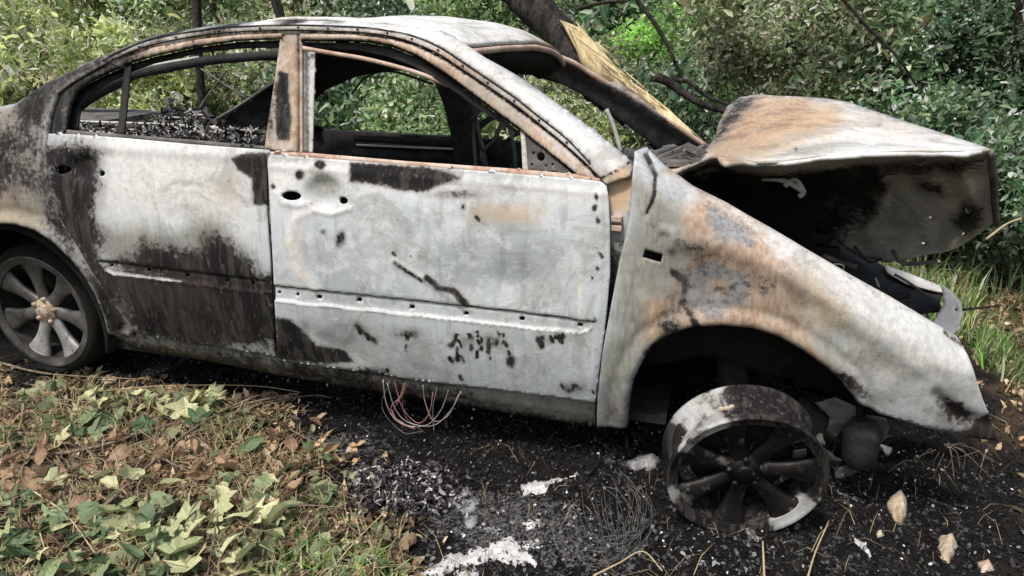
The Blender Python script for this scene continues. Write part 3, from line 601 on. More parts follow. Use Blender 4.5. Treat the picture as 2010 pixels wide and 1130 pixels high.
p_wing = [('soot', 'poly', [[(1290, 430), (1480, 470), (1600, 640), (1440, 650), (1280, 690)], 60], .33), ('olive', 'poly', [[(1300, 400), (1520, 500), (1640, 700), (1900, 840), (1700, 800), (1560, 690), (1420, 640), (1260, 720), (1180, 830), (1230, 450)], 70], .6), ('olive', 'poly', [[(1560, 520), (1760, 640), (1850, 720), (1760, 790), (1660, 740), (1560, 640)], 60], .62), ('tan', 'poly', [[(1500, 470), (1640, 560), (1700, 660), (1600, 660)], 40], .7), ('olive', 'blob', [(1860, 760), (60, 50)], .5), ('blue', 'poly', [[(1340, 530), (1400, 515), (1470, 540), (1470, 590), (1400, 625), (1330, 600)], 12], .9), ('soot', 'poly', [[(1400, 500), (1480, 490), (1600, 620), (1560, 660), (1480, 600)], 40], .42), ('soot', 'line', [[(1320, 535), (1345, 555), (1340, 600), (1370, 640)], 8], .8), ('pale', 'poly', [[(1640, 690), (1780, 680), (1760, 760), (1680, 740)], 30], .8),('soot', 'blob', [(1345, 480), (70, 34), 12], .40), ('soot', 'blob', [(1290, 470), (30, 60)], .36), ('soot', 'blob', [(1500, 560), (60, 70), 30], .34), ('olive', 'blob', [(1620, 690), (70, 50), 30], .8), ('soot', 'poly', [[(1290, 560), (1380, 540), (1380, 640), (1290, 660)], 30], .45), ('olive', 'poly', [[(1500, 620), (1660, 740), (1720, 800), (1650, 740), (1560, 680)], 20], .8),('olive', 'poly', [[(1240, 340), (1330, 380), (1380, 480), (1320, 560), (1280, 680), (1240, 760), (1240, 840), (1170, 840), (1185, 680), (1230, 450)], 40], .95),
          ('rust', 'poly', [[(1340, 420), (1380, 395), (1440, 425), (1500, 470), (1560, 560), (1590, 660), (1640, 745), (1560, 690), (1440, 650), (1340, 655), (1280, 690), (1270, 600), (1330, 560), (1360, 500)], 34], 1.2),
          ('rust', 'line', [[(1300, 345), (1420, 412), (1500, 470), (1560, 520)], 9], .6), ('olive', 'poly', [[(1320, 450), (1480, 460), (1460, 520), (1330, 520)], 26], .7),
          ('blue', 'poly', [[(1385, 408), (1420, 415), (1490, 470), (1480, 492), (1400, 470)], 14], .85), ('blue', 'poly', [[(1365, 545), (1400, 525), (1460, 540), (1462, 590), (1400, 615), (1345, 600)], 14], .9), ('soot', 'poly', [[(1370, 540), (1460, 540), (1458, 590), (1380, 600)], 26], .42),
          ('rust', 'blob', [(1410, 566), (22, 16), 10], 1.6), ('rust', 'blob', [(1345, 560), (24, 20), -40], .9), ('rust', 'blob', [(1360, 620), (24, 26), 30], .9), ('blue', 'blob', [(1410, 566), (20, 14)], -1),
          ('soot', 'blob', [(1315, 640), (28, 22), 30], .7), ('soot', 'line', [[(1270, 690), (1300, 668), (1350, 650)], 8], .85), ('soot', 'line', [[(1262, 310), (1284, 350), (1284, 385), (1270, 418)], 3.5], .9),
          ('pale', 'poly', [[(1400, 415), (1560, 482), (1910, 690), (1940, 800), (1800, 760), (1640, 620), (1500, 520)], 50], .75), ('pale', 'line', [top_w[3:], 16], .9),
          ('olive', 'poly', [[(1480, 500), (1600, 560), (1680, 640), (1640, 690), (1540, 600)], 30], .52), ('soot', 'blob', [(1670, 750), (60, 16), 35], .66), ('soot', 'blob', [(1880, 812), (44, 26), 35], .74), ('soot', 'poly', [[(1830, 840), (1900, 850), (1950, 826), (1980, 890)], 10], 1),
          ('soot', 'poly', [[(1172, 770), (1234, 780), (1234, 838), (1172, 838)], 30], .45), ('rust', 'blob', [(1560, 640), (60, 30), 35], .7), ('soot', 'line', [arch_w, 3], .7), ('soot', 'line', [[(1870, 676), (1903, 700)], 4], .75)]
sheet('front_wing', wing_out, SD(-.01), PM, car, [rect(1281, 503, 37, 17, 16)], 5, f_wing, p_wing, None, .009)
# ---- roof skin between the two sides
N = len(roof_top); nr = np.array(roof_top, float); nr = spline(nr[9:], 4)
near = atY(nr[:, 0], nr[:, 1], on_side(nr[:, 0], nr[:, 1])+.07); near[:, 2] -= .008+.05*np.clip((-1.45-near[:, 0])/.5, 0, 1)
farc = near.copy(); farc[:, 1] = 1.62-near[:, 1]+.02; farc[:, 2] -= .03
sil_px = np.array([(700, 41), (800, 47), (870, 54), (950, 63), (1010, 77), (1060, 94), (1105, 119)], float)
fend = atY(1105, 119, 1.18)
tt = np.linspace(0, 1, len(near)); ax_ = np.interp(near[:, 0], [near[0, 0], -1.2, near[-1, 0]], [0, 0, 1])**2
farc = farc + ax_[:, None]*(fend-farc[-1])
K = 22; RV = []
for j in range(K):
    u = j/(K-1); row = near*(1-u)+farc*u; row[:, 2] += (.006+.034*np.clip((row[:, 0]+1.5)/.6, 0, 1))*math.sin(PI*u); row[:, 2] += 0
    row[:, 0] += .07*math.sin(PI*u)*np.clip((row[:, 0]+1.5), 0, 1); row[:, 2] += (fbm(row[:, 0]*5, row[:, 1]*5, 0*row[:, 0], 3)-.5)*.02
    RV.append(row)
RV = np.array(RV); L_ = len(near); ri = np.arange(K*L_).reshape(K, L_)
RF = np.stack([ri[:-1, :-1].ravel(), ri[1:, :-1].ravel(), ri[1:, 1:].ravel(), ri[:-1, 1:].ravel()], 1)
Vr = RV.reshape(-1, 3); wa = np.zeros((len(Vr), 6)); xx = np.clip((Vr[:, 0]+1.2)/.5, 0, 1); wa[:, 4] = .8
wa[:, 1] = np.clip(xx*1.3*(Vr[:, 1]/1.2)**1.2-.25, 0, .8); wa[:, 0] = np.clip((-1.9-Vr[:, 0])*1.3, 0, .65)
roof = mesh_obj('roof', Vr, RF, PM, car, {'wear_a': wa[:, :3], 'wear_b': wa[:, 3:]}, solid=.012, off=-1)
# dark header below the front edge of the roof
e0 = RV[:, -1, :]; hv = []
for i, p in enumerate(e0):
    u = i/(K-1); dn = .075+.03*math.sin(PI*u)
    hv += [p+[.0, 0, -.006], p+[-.02, 0, -dn*.45], p+[-.10, 0, -dn]]
hf = [(i*3+k, i*3+3+k, i*3+4+k, i*3+1+k) for i in range(K-1) for k in (0, 1)]
mesh_obj('windscreen_header', hv, hf, M['char'], car, solid=.02)
t = MB(); t.tube(e0+np.array([.004, 0, -.012]), .012, 6); t.build('windscreen_rail', M['rusty'], car)
# ---- far windscreen pillar (thick, buckled), far roof rail, far pillars
yA = tps([(1000, 110, 1.15), (1100, 115, 1.2), (1200, 200, 1.3), (1390, 295, 1.45), (1080, 155, 1.25), (1290, 300, 1.5)])
sheet('far_windscreen_pillar', [(1098, 112), (1130, 128), (1180, 160), (1215, 178), (1260, 205), (1320, 245), (1385, 288), (1375, 298), (1310, 300), (1290, 292), (1230, 245), (1160, 195), (1100, 165), (1050, 150), (1000, 128), (950, 112), (1030, 116)], yA, M['charlight'], car, step=7,
      feat=lambda px, py, W: bumpl(px, py, [(1100, 140), (1200, 205), (1340, 285)], 14, .03)+.02*(fbm(px/18, py/18, 0*px, 3)-.5), solid=.012)
t = MB(); t.tube(curve3([(1098, 112), (1130, 126), (1180, 158), (1225, 186), (1320, 243), (1388, 288)], [1.15, 1.2, 1.26, 1.32, 1.4, 1.45]), .013, 6); t.build('far_pillar_flange', M['rusty'], car)
sheet('buckled_wing_strip', [(1188, 160), (1215, 160), (1245, 180), (1300, 225), (1380, 280), (1375, 290), (1290, 238), (1225, 195)], lambda px, py: np.full(px.shape, 1.52), PM, car, step=6, base={'rust': .75, 'soot': .35}, feat=lambda px, py, W: bumpl(px, py, [(1215, 175), (1370, 285)], 10, -.03))
def bar(name, P, Y, r, m_, par=car, flat=1.0, n=6):
    t = MB(); t.tube(curve3(P, Y), r, n, flat); return t.build(name, m_, par)
bar('far_roof_rail', [(150, 205), (190, 178), (260, 148), (330, 133), (400, 120), (480, 112), (560, 108), (700, 112), (860, 122), (1000, 128)], 1.32, .026, M['char'])
bar('far_rear_pillar', [(250, 150), (190, 182), (155, 205), (120, 240)], 1.38, .035, M['char'])
bar('far_window_frame', [(258, 140), (300, 128), (390, 112)], 1.15, .007, M['greychan'])
sheet('far_centre_pillar', [(852, 160), (905, 165), (925, 215), (935, 270), (940, 335), (892, 335), (886, 270), (872, 210)], lambda px, py: np.full(px.shape, 1.46), M['char'], car, step=8, solid=.05)
sheet('roof_lining', [(405, 248), (460, 212), (530, 165), (590, 120), (600, 92), (760, 98), (880, 150), (960, 205), (915, 186), (860, 160), (800, 140), (770, 138), (700, 150), (640, 176), (600, 215), (560, 250), (530, 275), (440, 268)], tps([(405, 248, 1.3), (530, 165, 1.25), (600, 92, .9), (760, 98, .8), (960, 205, 1.0), (700, 150, 1.3), (530, 275, 1.35)]), M['char'], car, step=10, feat=lambda px, py, W: .03*(fbm(px/40, py/40, 0*px, 3)-.5), solid=.015)
bar('lining_edge', [(400, 248), (460, 213), (530, 167), (560, 148)], 1.24, .008, M['charlight'])
# ---- far side of the body, floor, shelf, seats
def wall_y(P, th=.04):   # P in (x, z) at a given y
    return P
def plate(name, P, y, m_, th=.05, par=car, amp=.02):
    P = np.array(P, float); D = dense(P, .06); lo, hi = D.min(0), D.max(0)
    gx_, gz_ = np.meshgrid(np.arange(lo[0], hi[0], .06), np.arange(lo[1], hi[1], .06)); gx_, gz_ = gx_.ravel(), gz_.ravel()
    k = inside(gx_, gz_, P) & (dline(gx_, gz_, P, True) > .03)
    Q = D.tolist()+np.stack([gx_[k], gz_[k]], 1).tolist()
    r = delaunay_2d_cdt([Vector(p) for p in Q], [(i, (i+1) % len(D)) for i in range(len(D))], [], 0, 1e-6)
    V2 = np.array([tuple(v) for v in r[0]]); T = np.array([tuple(f) for f in r[2]]); c_ = V2[T].mean(1); T = T[inside(c_[:, 0], c_[:, 1], P)]
    yy = y+(fbm(V2[:, 0]*6, V2[:, 1]*6, 0*V2[:, 0], 3)-.5)*amp*2
    return mesh_obj(name, np.stack([V2[:, 0], yy, V2[:, 1]], 1), T, m_, par, solid=th)
plate('far_body_side', [(-3.7, .3), (-3.7, .86), (-3.0, .88), (-2.2, .87), (-1.4, .86), (-.5, .84), (-.1, .82), (.15, .7), (.35, .2), (-.3, .18), (-2.2, .2), (-2.4, .5), (-2.8, .55), (-3.1, .3)], 1.6, M['char'])
t = MB()
def slab(t, x0, x1, y0, y1, z, th=.03): t.box(((x0+x1)/2, (y0+y1)/2, z), (x1-x0, y1-y0, th))
slab(t, -2.3, -.1, .12, 1.55, .2); slab(t, -2.75, -2.25, .4, 1.3, .38); t.build('floor_pan', M['char'], car, False)
t = MB(); slab(t, -3.05, -2.45, .2, 1.45, .84); slab(t, -3.7, -3.05, .15, 1.5, .93); t.build('parcel_shelf', M['charlight'], car, False)
t = MB()
R_ = random.Random(3)
sx_ = RNG.uniform(145, 522, 1500); sp_ = atY(sx_, RNG.uniform(238, 266, 1500)+(sx_-150)*.035, RNG.uniform(.5, 1.3, 1500))
V, Fc, cc = leaf_cloud0(sp_, .026)
mesh_obj('burnt_shelf_debris', V, Fc, M['grit'], car, {'leaf_colour': cc}, False)['kind'] = 'stuff'
sx_ = RNG.normal(350, 26, 500); sp_ = atY(sx_, 245-np.abs(RNG.normal(0, 17, 500)), RNG.uniform(1.0, 1.2, 500)); V, Fc, cc = leaf_cloud0(sp_, .03)
mesh_obj('burnt_shelf_debris', V, Fc, M['grit'], car, {'leaf_colour': cc}, False)['kind'] = 'stuff'
t = MB()
for i in range(12):
    p = atY(R_.uniform(300, 415), R_.uniform(200, 245), R_.uniform(1.0, 1.25)); Rm = np.array(Matrix.Rotation(R_.uniform(0, PI), 3, 'Y') @ Matrix.Rotation(R_.uniform(-.8, .8), 3, 'X'))
    q = p.copy(); q[2] -= max(0, (abs((q[0]+2.3))*.1)); t.box(q, (R_.uniform(.05, .16), R_.uniform(.01, .03), R_.uniform(.008, .03)), Rm)
t.build('twisted_seat_frame', M['charlight'], car, False)
for P in ([(140, 238), (300, 243), (420, 250), (520, 258)], [(145, 250), (300, 256), (520, 268)], [(300, 256), (420, 260), (520, 270)]): bar('shelf_bar', P, 1.0, .007, M['greychan'])
for x in (372, 402, 440): bar('seat_post', [(x, 235), (x+2, 275)], .95, .012, M['char'])
bar('cross_rod', [(395, 135), (440, 165), (482, 192)], 1.5, .005, M['charlight']); bar('cross_rod', [(445, 138), (412, 182), (390, 215)], 1.5, .005, M['charlight'])
# front compartment
t = MB()
for yy, r_ in ((275, .016), (290, .008), (305, .03), (322, .03)): t.tube(curve3([(696, yy-4), (780, yy), (892, yy+6)], .95), r_, 6)
t.build('seat_back_frame', M['char'], car)
bar('seat_bar', [(700, 284), (790, 288), (890, 292)], .92, .005, M['greychan'])
for P in ([(915, 190), (930, 215), (938, 250), (948, 290), (955, 335)], [(925, 235), (945, 215), (975, 205), (985, 230)], [(955, 330), (945, 300), (970, 275), (985, 240)], [(905, 180), (935, 205), (930, 260), (935, 335)], [(980, 225), (1000, 250), (1010, 300), (1012, 330)]):
    bar('loose_harness', P, .8, .008, M['charlight'])
bar('grab_arc', [(690, 185), (720, 150), (770, 140), (850, 165)], 1.3, .006, M['charlight'])
sw = empty('steering_wheel', (0, 0, 0)); sw.parent = car
t = MB(); c = atY(972, 292, 1.05); a = np.linspace(0, 2*PI, 33)
ring = np.stack([c[0]+.05*np.sin(a)+.10*np.cos(a), c[1]+.16*np.cos(a), c[2]+.155*np.sin(a)], 1); t.tube(ring, .013, 6); t.build('rim', M['char'], sw)
t = MB()
for k in (3, 13, 24): t.tube([c, (c+ring[k])/2, ring[k]], .01, 5)
t.box(c, (.04, .09, .09)); t.build('spokes', M['char'], sw)
t = MB(); d0 = atY(1090, 320, .8); t.box((-.35, .85, .74), (.38, 1.3, .14), np.array(Matrix.Rotation(.25, 3, 'Y'))); t.box((-.12, .85, .86), (.22, 1.35, .05)); t.build('dashboard_frame', M['char'], car, False)
# scuttle clutter in front of the windscreen
t = MB()
for i in range(34):
    p = atY(R_.uniform(1235, 1395), R_.uniform(296, 330), R_.uniform(.35, 1.3)); Rm = np.array(Matrix.Rotation(R_.uniform(-.5, .5), 3, 'Z') @ Matrix.Rotation(R_.uniform(-.5, .5), 3, 'Y')); t.box(p, (R_.uniform(.03, .18), R_.uniform(.02, .06), R_.uniform(.006, .03)), Rm)
t.build('scuttle_debris', M['charlight'], car, False)['kind'] = 'stuff'
sheet('scuttle_edge', [(1240, 300), (1262, 290), (1310, 335), (1296, 338)], lambda px, py: np.full(px.shape, .35), M['charlight'], car, step=6, solid=.03)
bar('wiper_rod', [(1190, 214), (1205, 250), (1219, 300)], 1.0, .009, M['greychan'])
bar('scuttle_bar', [(1270, 300), (1320, 299), (1375, 297)], 1.1, .012, M['charlight'])
# ---- bonnet
hood_out = [(1296, 340), (1330, 322), (1380, 300), (1402, 272), (1412, 238), (1428, 208), (1452, 190), (1490, 186), (1560, 188), (1620, 193), (1665, 199), (1730, 222), (1790, 242), (1860, 264), (1945, 292), (1900, 302), (1800, 299), (1700, 303), (1600, 310), (1540, 318), (1480, 320), (1440, 313), (1400, 309), (1355, 328), (1318, 346)]
yH = tps([(1296, 340, .30), (1318, 346, .26), (1400, 309, .22), (1480, 320, .20), (1600, 310, .20), (1800, 299, .22), (1945, 295, .26), (1402, 272, .75), (1428, 208, 1.15), (1490, 186, 1.2), (1660, 199, 1.2), (1790, 242, 1.0), (1860, 264, .72), (1600, 250, .68), (1500, 255, .70), (1720, 265, .60), (1380, 300, .5)])
crease = [(1420, 312), (1500, 292), (1560, 270), (1640, 248), (1720, 238)]
def f_hood(px, py, W):
    return bumpl(px, py, crease, 9, -.08)+bumpl(px, py, [(1440, 302), (1520, 282), (1600, 262)], 9, .06)+bumpl(px, py, [(1490, 190), (1440, 250), (1400, 300)], 16, .06)+.05*(fbm(px/60, py/40, 0*px, 3, 17)-.5)
p_hood = [('tan', 'blob', [(1720, 240), (150, 34), 12], .4), ('olive', 'blob', [(1600, 290), (90, 14), -6], .6), ('rust', 'blob', [(1640, 235), (70, 20), 10], .45), ('pale', 'poly', [[(1500, 312), (1560, 250), (1660, 200), (1900, 270), (1950, 300), (1600, 316)], 40], 1.0), ('pale', 'poly', [[(1420, 312), (1560, 265), (1800, 290), (1600, 320)], 24], .6), ('rust', 'poly', [[(1390, 305), (1420, 240), (1470, 195), (1590, 195), (1580, 235), (1500, 275), (1440, 305)], 34], 1.35),
          ('tan', 'poly', [[(1380, 320), (1430, 230), (1540, 190), (1660, 205), (1640, 250), (1500, 312)], 50], 1.0), ('rust', 'blob', [(1530, 225), (70, 22), -30], .9), ('soot', 'poly', [[(1380, 300), (1410, 240), (1440, 190), (1490, 187), (1480, 215), (1440, 250), (1410, 290)], 14], .66),
          ('olive', 'line', [crease, 10], .55), ('tan', 'line', [[(1296, 342), (1380, 312)], 14], .6), ('soot', 'blob', [(1560, 290), (4, 3)], .9)]
sheet('bonnet', hood_out, yH, PM, car, step=7, feat=f_hood, paint=p_hood, solid=.010)
# folded flange along the near edge, then the sooty inner skin of the folded-over nose
lip = [(1318, 346), (1355, 328), (1400, 310), (1440, 314), (1480, 321), (1540, 319), (1600, 311), (1700, 304), (1800, 300), (1900, 302), (1944, 296)]
lip2 = [(1930, 318), (1800, 318), (1700, 327), (1600, 340), (1540, 350), (1480, 350), (1440, 340), (1400, 325), (1350, 342), (1322, 356)]
sheet('bonnet_flange', lip + lip2, tps([(1318, 346, .27), (1400, 310, .225), (1480, 320, .205), (1600, 311, .205), (1800, 300, .225), (1944, 296, .265), (1930, 318, .36), (1700, 327, .32), (1540, 350, .32), (1400, 325, .3), (1322, 356, .3)]), PM, car, step=6, base={'tan': .5, 'olive': .75}, paint=[('soot', 'line', [lip2, 12], .6)], solid=.008)
yU = tps([(1944, 298, .30), (1800, 305, .40), (1500, 330, .45), (1350, 350, .5), (1955, 440, .75), (1740, 512, 1.25), (1600, 470, 1.2), (1400, 420, 1.0), (1850, 480, 1.05), (1700, 400, .95), (1840, 380, .70)])
sheet('bonnet_inner_skin', [(1330, 345), (1480, 324), (1600, 318), (1800, 308), (1900, 308), (1942, 300), (1950, 360), (1957, 432), (1920, 462), (1880, 486), (1800, 505), (1738, 514), (1690, 508), (1640, 470), (1560, 440), (1430, 400)], yU, PM, car,
      [oval(1896, 411, 14, 12, 8), oval(1826, 427, 8, 7, 6), oval(1890, 458, 8, 6, 6), oval(1812, 478, 8, 6, 6)], step=7, base={'olive': .1, 'soot': .0, 'pale': .8}, paint=[('soot', 'poly', [[(1300, 330), (1700, 300), (1760, 330), (1700, 420), (1640, 480), (1400, 440)], 60], 1), ('soot', 'poly', [[(1700, 320), (1900, 310), (1930, 330), (1800, 350)], 20], .8), ('soot', 'blob', [(1900, 425), (26, 34), 20], .9), ('soot', 'blob', [(1830, 370), (50, 14), 20], .6)], feat=lambda px, py, W: .05*(fbm(px/50, py/40, 0*px, 3, 8)-.5)+bumpl(px, py, [(1720, 330), (1740, 380), (1700, 440)], 12, -.04)+bumpl(px, py, [(1880, 330), (1910, 400), (1860, 470)], 14, -.04)+bumpl(px, py, [(1500, 380), (1700, 390), (1860, 360)], 16, .04), solid=.012)
bar('bonnet_edge_rib', [(1944, 298), (1950, 350), (1953, 400), (1957, 436)], [.29, .45, .6, .74], .011, M['charlight'])
bar('bonnet_hinge', [(1495, 350), (1530, 352), (1555, 362), (1580, 378)], .42, .009, M['greychan']); bar('bonnet_hinge', [(1540, 365), (1560, 352), (1578, 376), (1568, 386)], .42, .008, M['greychan'])
# ---- engine bay: inner wing, crushed lumps, far wing and its folded end
sheet('inner_wing', [(1296, 345), (1340, 360), (1430, 415), (1550, 480), (1680, 560), (1810, 640), (1900, 700), (1940, 820), (1700, 820), (1600, 760), (1400, 700), (1240, 720), (1215, 640), (1245, 400)], lambda px, py: on_side(px, py, 0)+.14+.0006*np.clip(px-1500, 0, 500), M['black'], car, step=16, feat=lambda px, py, W: .05*(fbm(px/50, py/50, 0*px, 3)-.5), solid=.02)
plate('firewall', [(-.35, .2), (-.35, .85), (.35, .85), (.35, .2)], .85, M['black'])
t = MB()
for i in range(70):
    x, y, z = R_.uniform(-.1, .42), R_.uniform(.35, 1.3), 0
    z = R_.uniform(.25, .72-.35*max(0, x)); Rm = np.array(Matrix.Rotation(R_.uniform(0, PI), 3, 'Z') @ Matrix.Rotation(R_.uniform(-.7, .7), 3, 'X')); t.box((x, y, z), (R_.uniform(.04, .2), R_.uniform(.04, .14), R_.uniform(.02, .1)), Rm)
t.build('crushed_engine', M['char'], car, False)['kind'] = 'stuff'
yF = tps([(1600, 430, 1.25), (1700, 500, 1.35), (1800, 545, 1.35), (1860, 580, 1.2), (1880, 620, 1.0), (1830, 650, .95), (1700, 560, 1.15), (1620, 500, 1.15)])
sheet('far_wing', [(1560, 400), (1640, 462), (1700, 505), (1745, 528), (1800, 548), (1846, 562), (1853, 575), (1848, 605), (1810, 612), (1760, 600), (1700, 575), (1600, 510), (1540, 460)], yF, M['char'], car, step=8, feat=lambda px, py, W: bumpl(px, py, [(1640, 480), (1760, 560), (1850, 590)], 14, .05), solid=.012)
sheet('far_wing_edge', [(1738, 520), (1790, 538), (1846, 560), (1850, 572), (1832, 570), (1780, 556), (1742, 534)], lambda px, py: yF(px, py)-.02, M['greychan'], car, step=6)
sheet('bumper_bracket', [(1850, 558), (1868, 572), (1886, 592), (1889, 616), (1878, 645), (1864, 668), (1838, 656), (1822, 642), (1838, 620), (1852, 596)], tps([(1850, 558, 1.15), (1889, 600, 1.0), (1864, 668, .85), (1822, 642, .9), (1845, 610, 1.0)]), M['cream'], car, [oval(1876, 606, 6, 8, 6)], step=6, solid=.012)
for P in ([(1640, 545), (1665, 560), (1690, 590)], [(1655, 535), (1700, 575)], [(1718, 545), (1735, 590)]): bar('radiator_stub', P, 1.0, .005, M['greychan'])
for k_ in range(9):
    x, y = R_.uniform(1600, 1800), R_.uniform(470, 590); bar('torn_bracket', [(x, y), (x+R_.uniform(15, 50), y+R_.uniform(5, 30)), (x+R_.uniform(40, 90), y+R_.uniform(20, 60))], R_.uniform(.6, 1.0), R_.uniform(.004, .012), M['charlight' if k_ % 2 else 'char'])
bar('wire_loop', [(1640, 535), (1630, 525), (1640, 518), (1656, 522), (1650, 538)], .5, .003, M['greychan'])
# ---- wheel-well linings
def well(name, cx, cz, y0, y1, r, m_):
    a = np.linspace(-.25, PI+.25, 26); V = []; Fq = []
    for j, y in enumerate((y0, (y0+y1)/2, y1)):
        for t_ in a: V.append((cx+r*math.cos(t_), y, cz+r*math.sin(t_)))
    for j in range(2):
        for i in range(25): Fq.append((j*26+i, j*26+i+1, (j+1)*26+i+1, (j+1)*26+i))
    V.append((cx, y1, cz)); c_ = len(V)-1
    for i in range(25): Fq.append((52+i, 52+i+1, c_))
    return mesh_obj(name, V, Fq, m_, car, solid=.015)
well('wheel_well', -2.66, .28, .07, .42, .40, M['black']); well('wheel_well', .08, .26, .12, .5, .40, M['black'])
# ---- rear bumper / boot beyond the frame
t = MB(); t.box((-3.78, .8, .6), (.16, 1.3, .4)); t.build('boot_panel', M['charlight'], car, False)

# ---- wheels
def lathe(prof, n=72, wob=0):
    V = []; m_ = len(prof)
    for i in range(n):
        a = 2*PI*i/n
        for (r, y) in prof:
            rr = r+wob*math.sin(a*3+1)*.3+wob*math.sin(a*7)*.15; V.append((rr*math.cos(a), y, rr*math.sin(a)))
    return V, [(i*m_+k, i*m_+k+1, ((i+1) % n)*m_+k+1, ((i+1) % n)*m_+k) for i in range(n) for k in range(m_-1)]
def xf(V, c, rz, rx=0, ry=0):
    Rm = np.array(Matrix.Rotation(rz, 3, 'Z') @ Matrix.Rotation(rx, 3, 'X') @ Matrix.Rotation(ry, 3, 'Y')); return np.array(V) @ Rm.T + np.array(c)
def spoke(ang, r0, r1, y0, y1, w0, w1, th=.022, ns=9):
    V = []; Fq = []
    for i in range(ns):
        u = i/(ns-1); r = r0+(r1-r0)*u; y = y0+(y1-y0)*u**1.6; w_ = (w0+(w1-w0)*u)*(1-.34*math.sin(PI*min(1, u*1.15)))/2
        for (s, dy) in ((-1, .008), (-.7, 0), (0, -.003), (.7, 0), (1, .008), (1, th), (-1, th)):
            V.append((r*math.cos(ang)-s*w_*math.sin(ang), y+dy, r*math.sin(ang)+s*w_*math.cos(ang)))
    for i in range(ns-1):
        for k in range(7): Fq.append((i*7+k, i*7+(k+1) % 7, (i+1)*7+(k+1) % 7, (i+1)*7+k))
    Fq += [tuple(range(7)), tuple((ns-1)*7+k for k in range(6, -1, -1))]
    return V, Fq
def wheel(name, c, R, rz, rx, ry, mrim, mspoke, mhub, width=.19, ns=7, label=None, gloss=None):
    wh = empty(name, (0, 0, 0)); wh.parent = car
    if label: wh['label'] = label
    prof = [(R*.86, .012), (R*.955, .006), (R*.985, 0), (R, .004), (R, .018), (R*.95, .026), (R*.93, .05), (R*.85, .09), (R*.85, width-.06), (R*.93, width-.035), (R*.94, width-.02), (R, width-.012), (R, width), (R*.965, width+.004), (R*.90, width-.03), (R*.82, width-.06), (R*.82, .085), (R*.88, .045), (R*.86, .012)]
    V, Fq = lathe(prof, 120); V = np.array(V); aa = np.degrees(np.arctan2(V[:, 2], V[:, 0])) % 360; rimm = mrim; at_ = None
    if name == 'front_wheel':
        nz = (fbm(aa/9, V[:, 1]*40, 0*aa, 3, 4)-.5)*1.2; band = lambda a0, a1, soft=22: np.clip((aa-a0)/soft, 0, 1)*np.clip((a1-aa)/soft, 0, 1)
        w1 = np.maximum(band(98, 176)*.8*(.6+.5*fbm(aa/14, V[:, 1]*60, 0*aa, 2, 9)), band(292, 360)*.9*(V[:, 1] < .05)*1.0); w1 = np.maximum(w1, band(182, 230)*(V[:, 1] < .03)*.7); w1 = np.maximum(w1, band(10, 45)*(V[:, 1] < .01)*.6)
        at_ = np.zeros((len(V), 6)); at_[:, 0] = np.clip(1.5-w1*1.75+nz*1.1, .12, 1.6); at_[:, 3] = .5; at_[:, 4] = .25*w1; rimm = M['paint']; at_ = {'wear_a': at_[:, :3], 'wear_b': at_[:, 3:]}
    mesh_obj('rim', xf(V, c, rz, rx, ry), Fq, rimm, wh, at_)
    for k in range(ns):
        if name == 'rear_wheel': mspoke = M['alloy'] if math.sin(2*PI*k/ns+.2-.35) < -.4 else M['alloyrear']  # lower spokes take the lighter alloy, upper ones the darker
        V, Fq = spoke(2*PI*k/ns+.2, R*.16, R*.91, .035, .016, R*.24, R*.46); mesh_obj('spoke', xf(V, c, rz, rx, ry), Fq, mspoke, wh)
    V, Fq = lathe([(.001, .018), (R*.10, .018), (R*.12, .022), (R*.13, .030), (R*.20, .028), (R*.23, .055), (.001, .056)], 40); mesh_obj('hub', xf(V, c, rz, rx, ry), Fq, mhub, wh)
    for k in range(5):
        a = 2*PI*k/5+.5; V, Fq = lathe([(.001, .010), (.009, .010), (.010, .034)], 8); V = np.array(V)+[R*.21*math.cos(a), .012, R*.21*math.sin(a)]; mesh_obj('lug_nut', xf(V, c, rz, rx, ry), Fq, M['hub'] if mhub is M['hub'] else mrim, wh)
    V, Fq = lathe([(R*.30, .10), (R*.66, .10), (R*.66, .12), (R*.30, .12)], 48); mesh_obj('brake_disc', xf(V, c, rz, rx, ry), Fq, M['char'], wh)
    return wh
cr = np.array([-2.67, .14, .285])
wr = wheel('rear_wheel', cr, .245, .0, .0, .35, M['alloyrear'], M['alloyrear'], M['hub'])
V, Fq = lathe([(.225, .02), (.245, .004), (.262, .008), (.274, .02), (.282, .04), (.285, .10), (.282, .17), (.29, .20), (.24, .20)], 84, .006)
V = np.array(V); lowz = V[:, 2] < -.262; V[lowz, 2] = -.262+(V[lowz, 2]+.262)*.3; V[lowz, 1] -= .02
mesh_obj('tyre', xf(V, cr, 0), Fq, M['tyre'], wr)
cf = np.array([.150, -.16, .205])
wf = wheel('front_wheel', cf, .224, .20, .17, .1, M['alloydark'], M['alloydark'], M['alloydark'], .15, 7, 'bare front wheel without tyre, smoked black alloy')
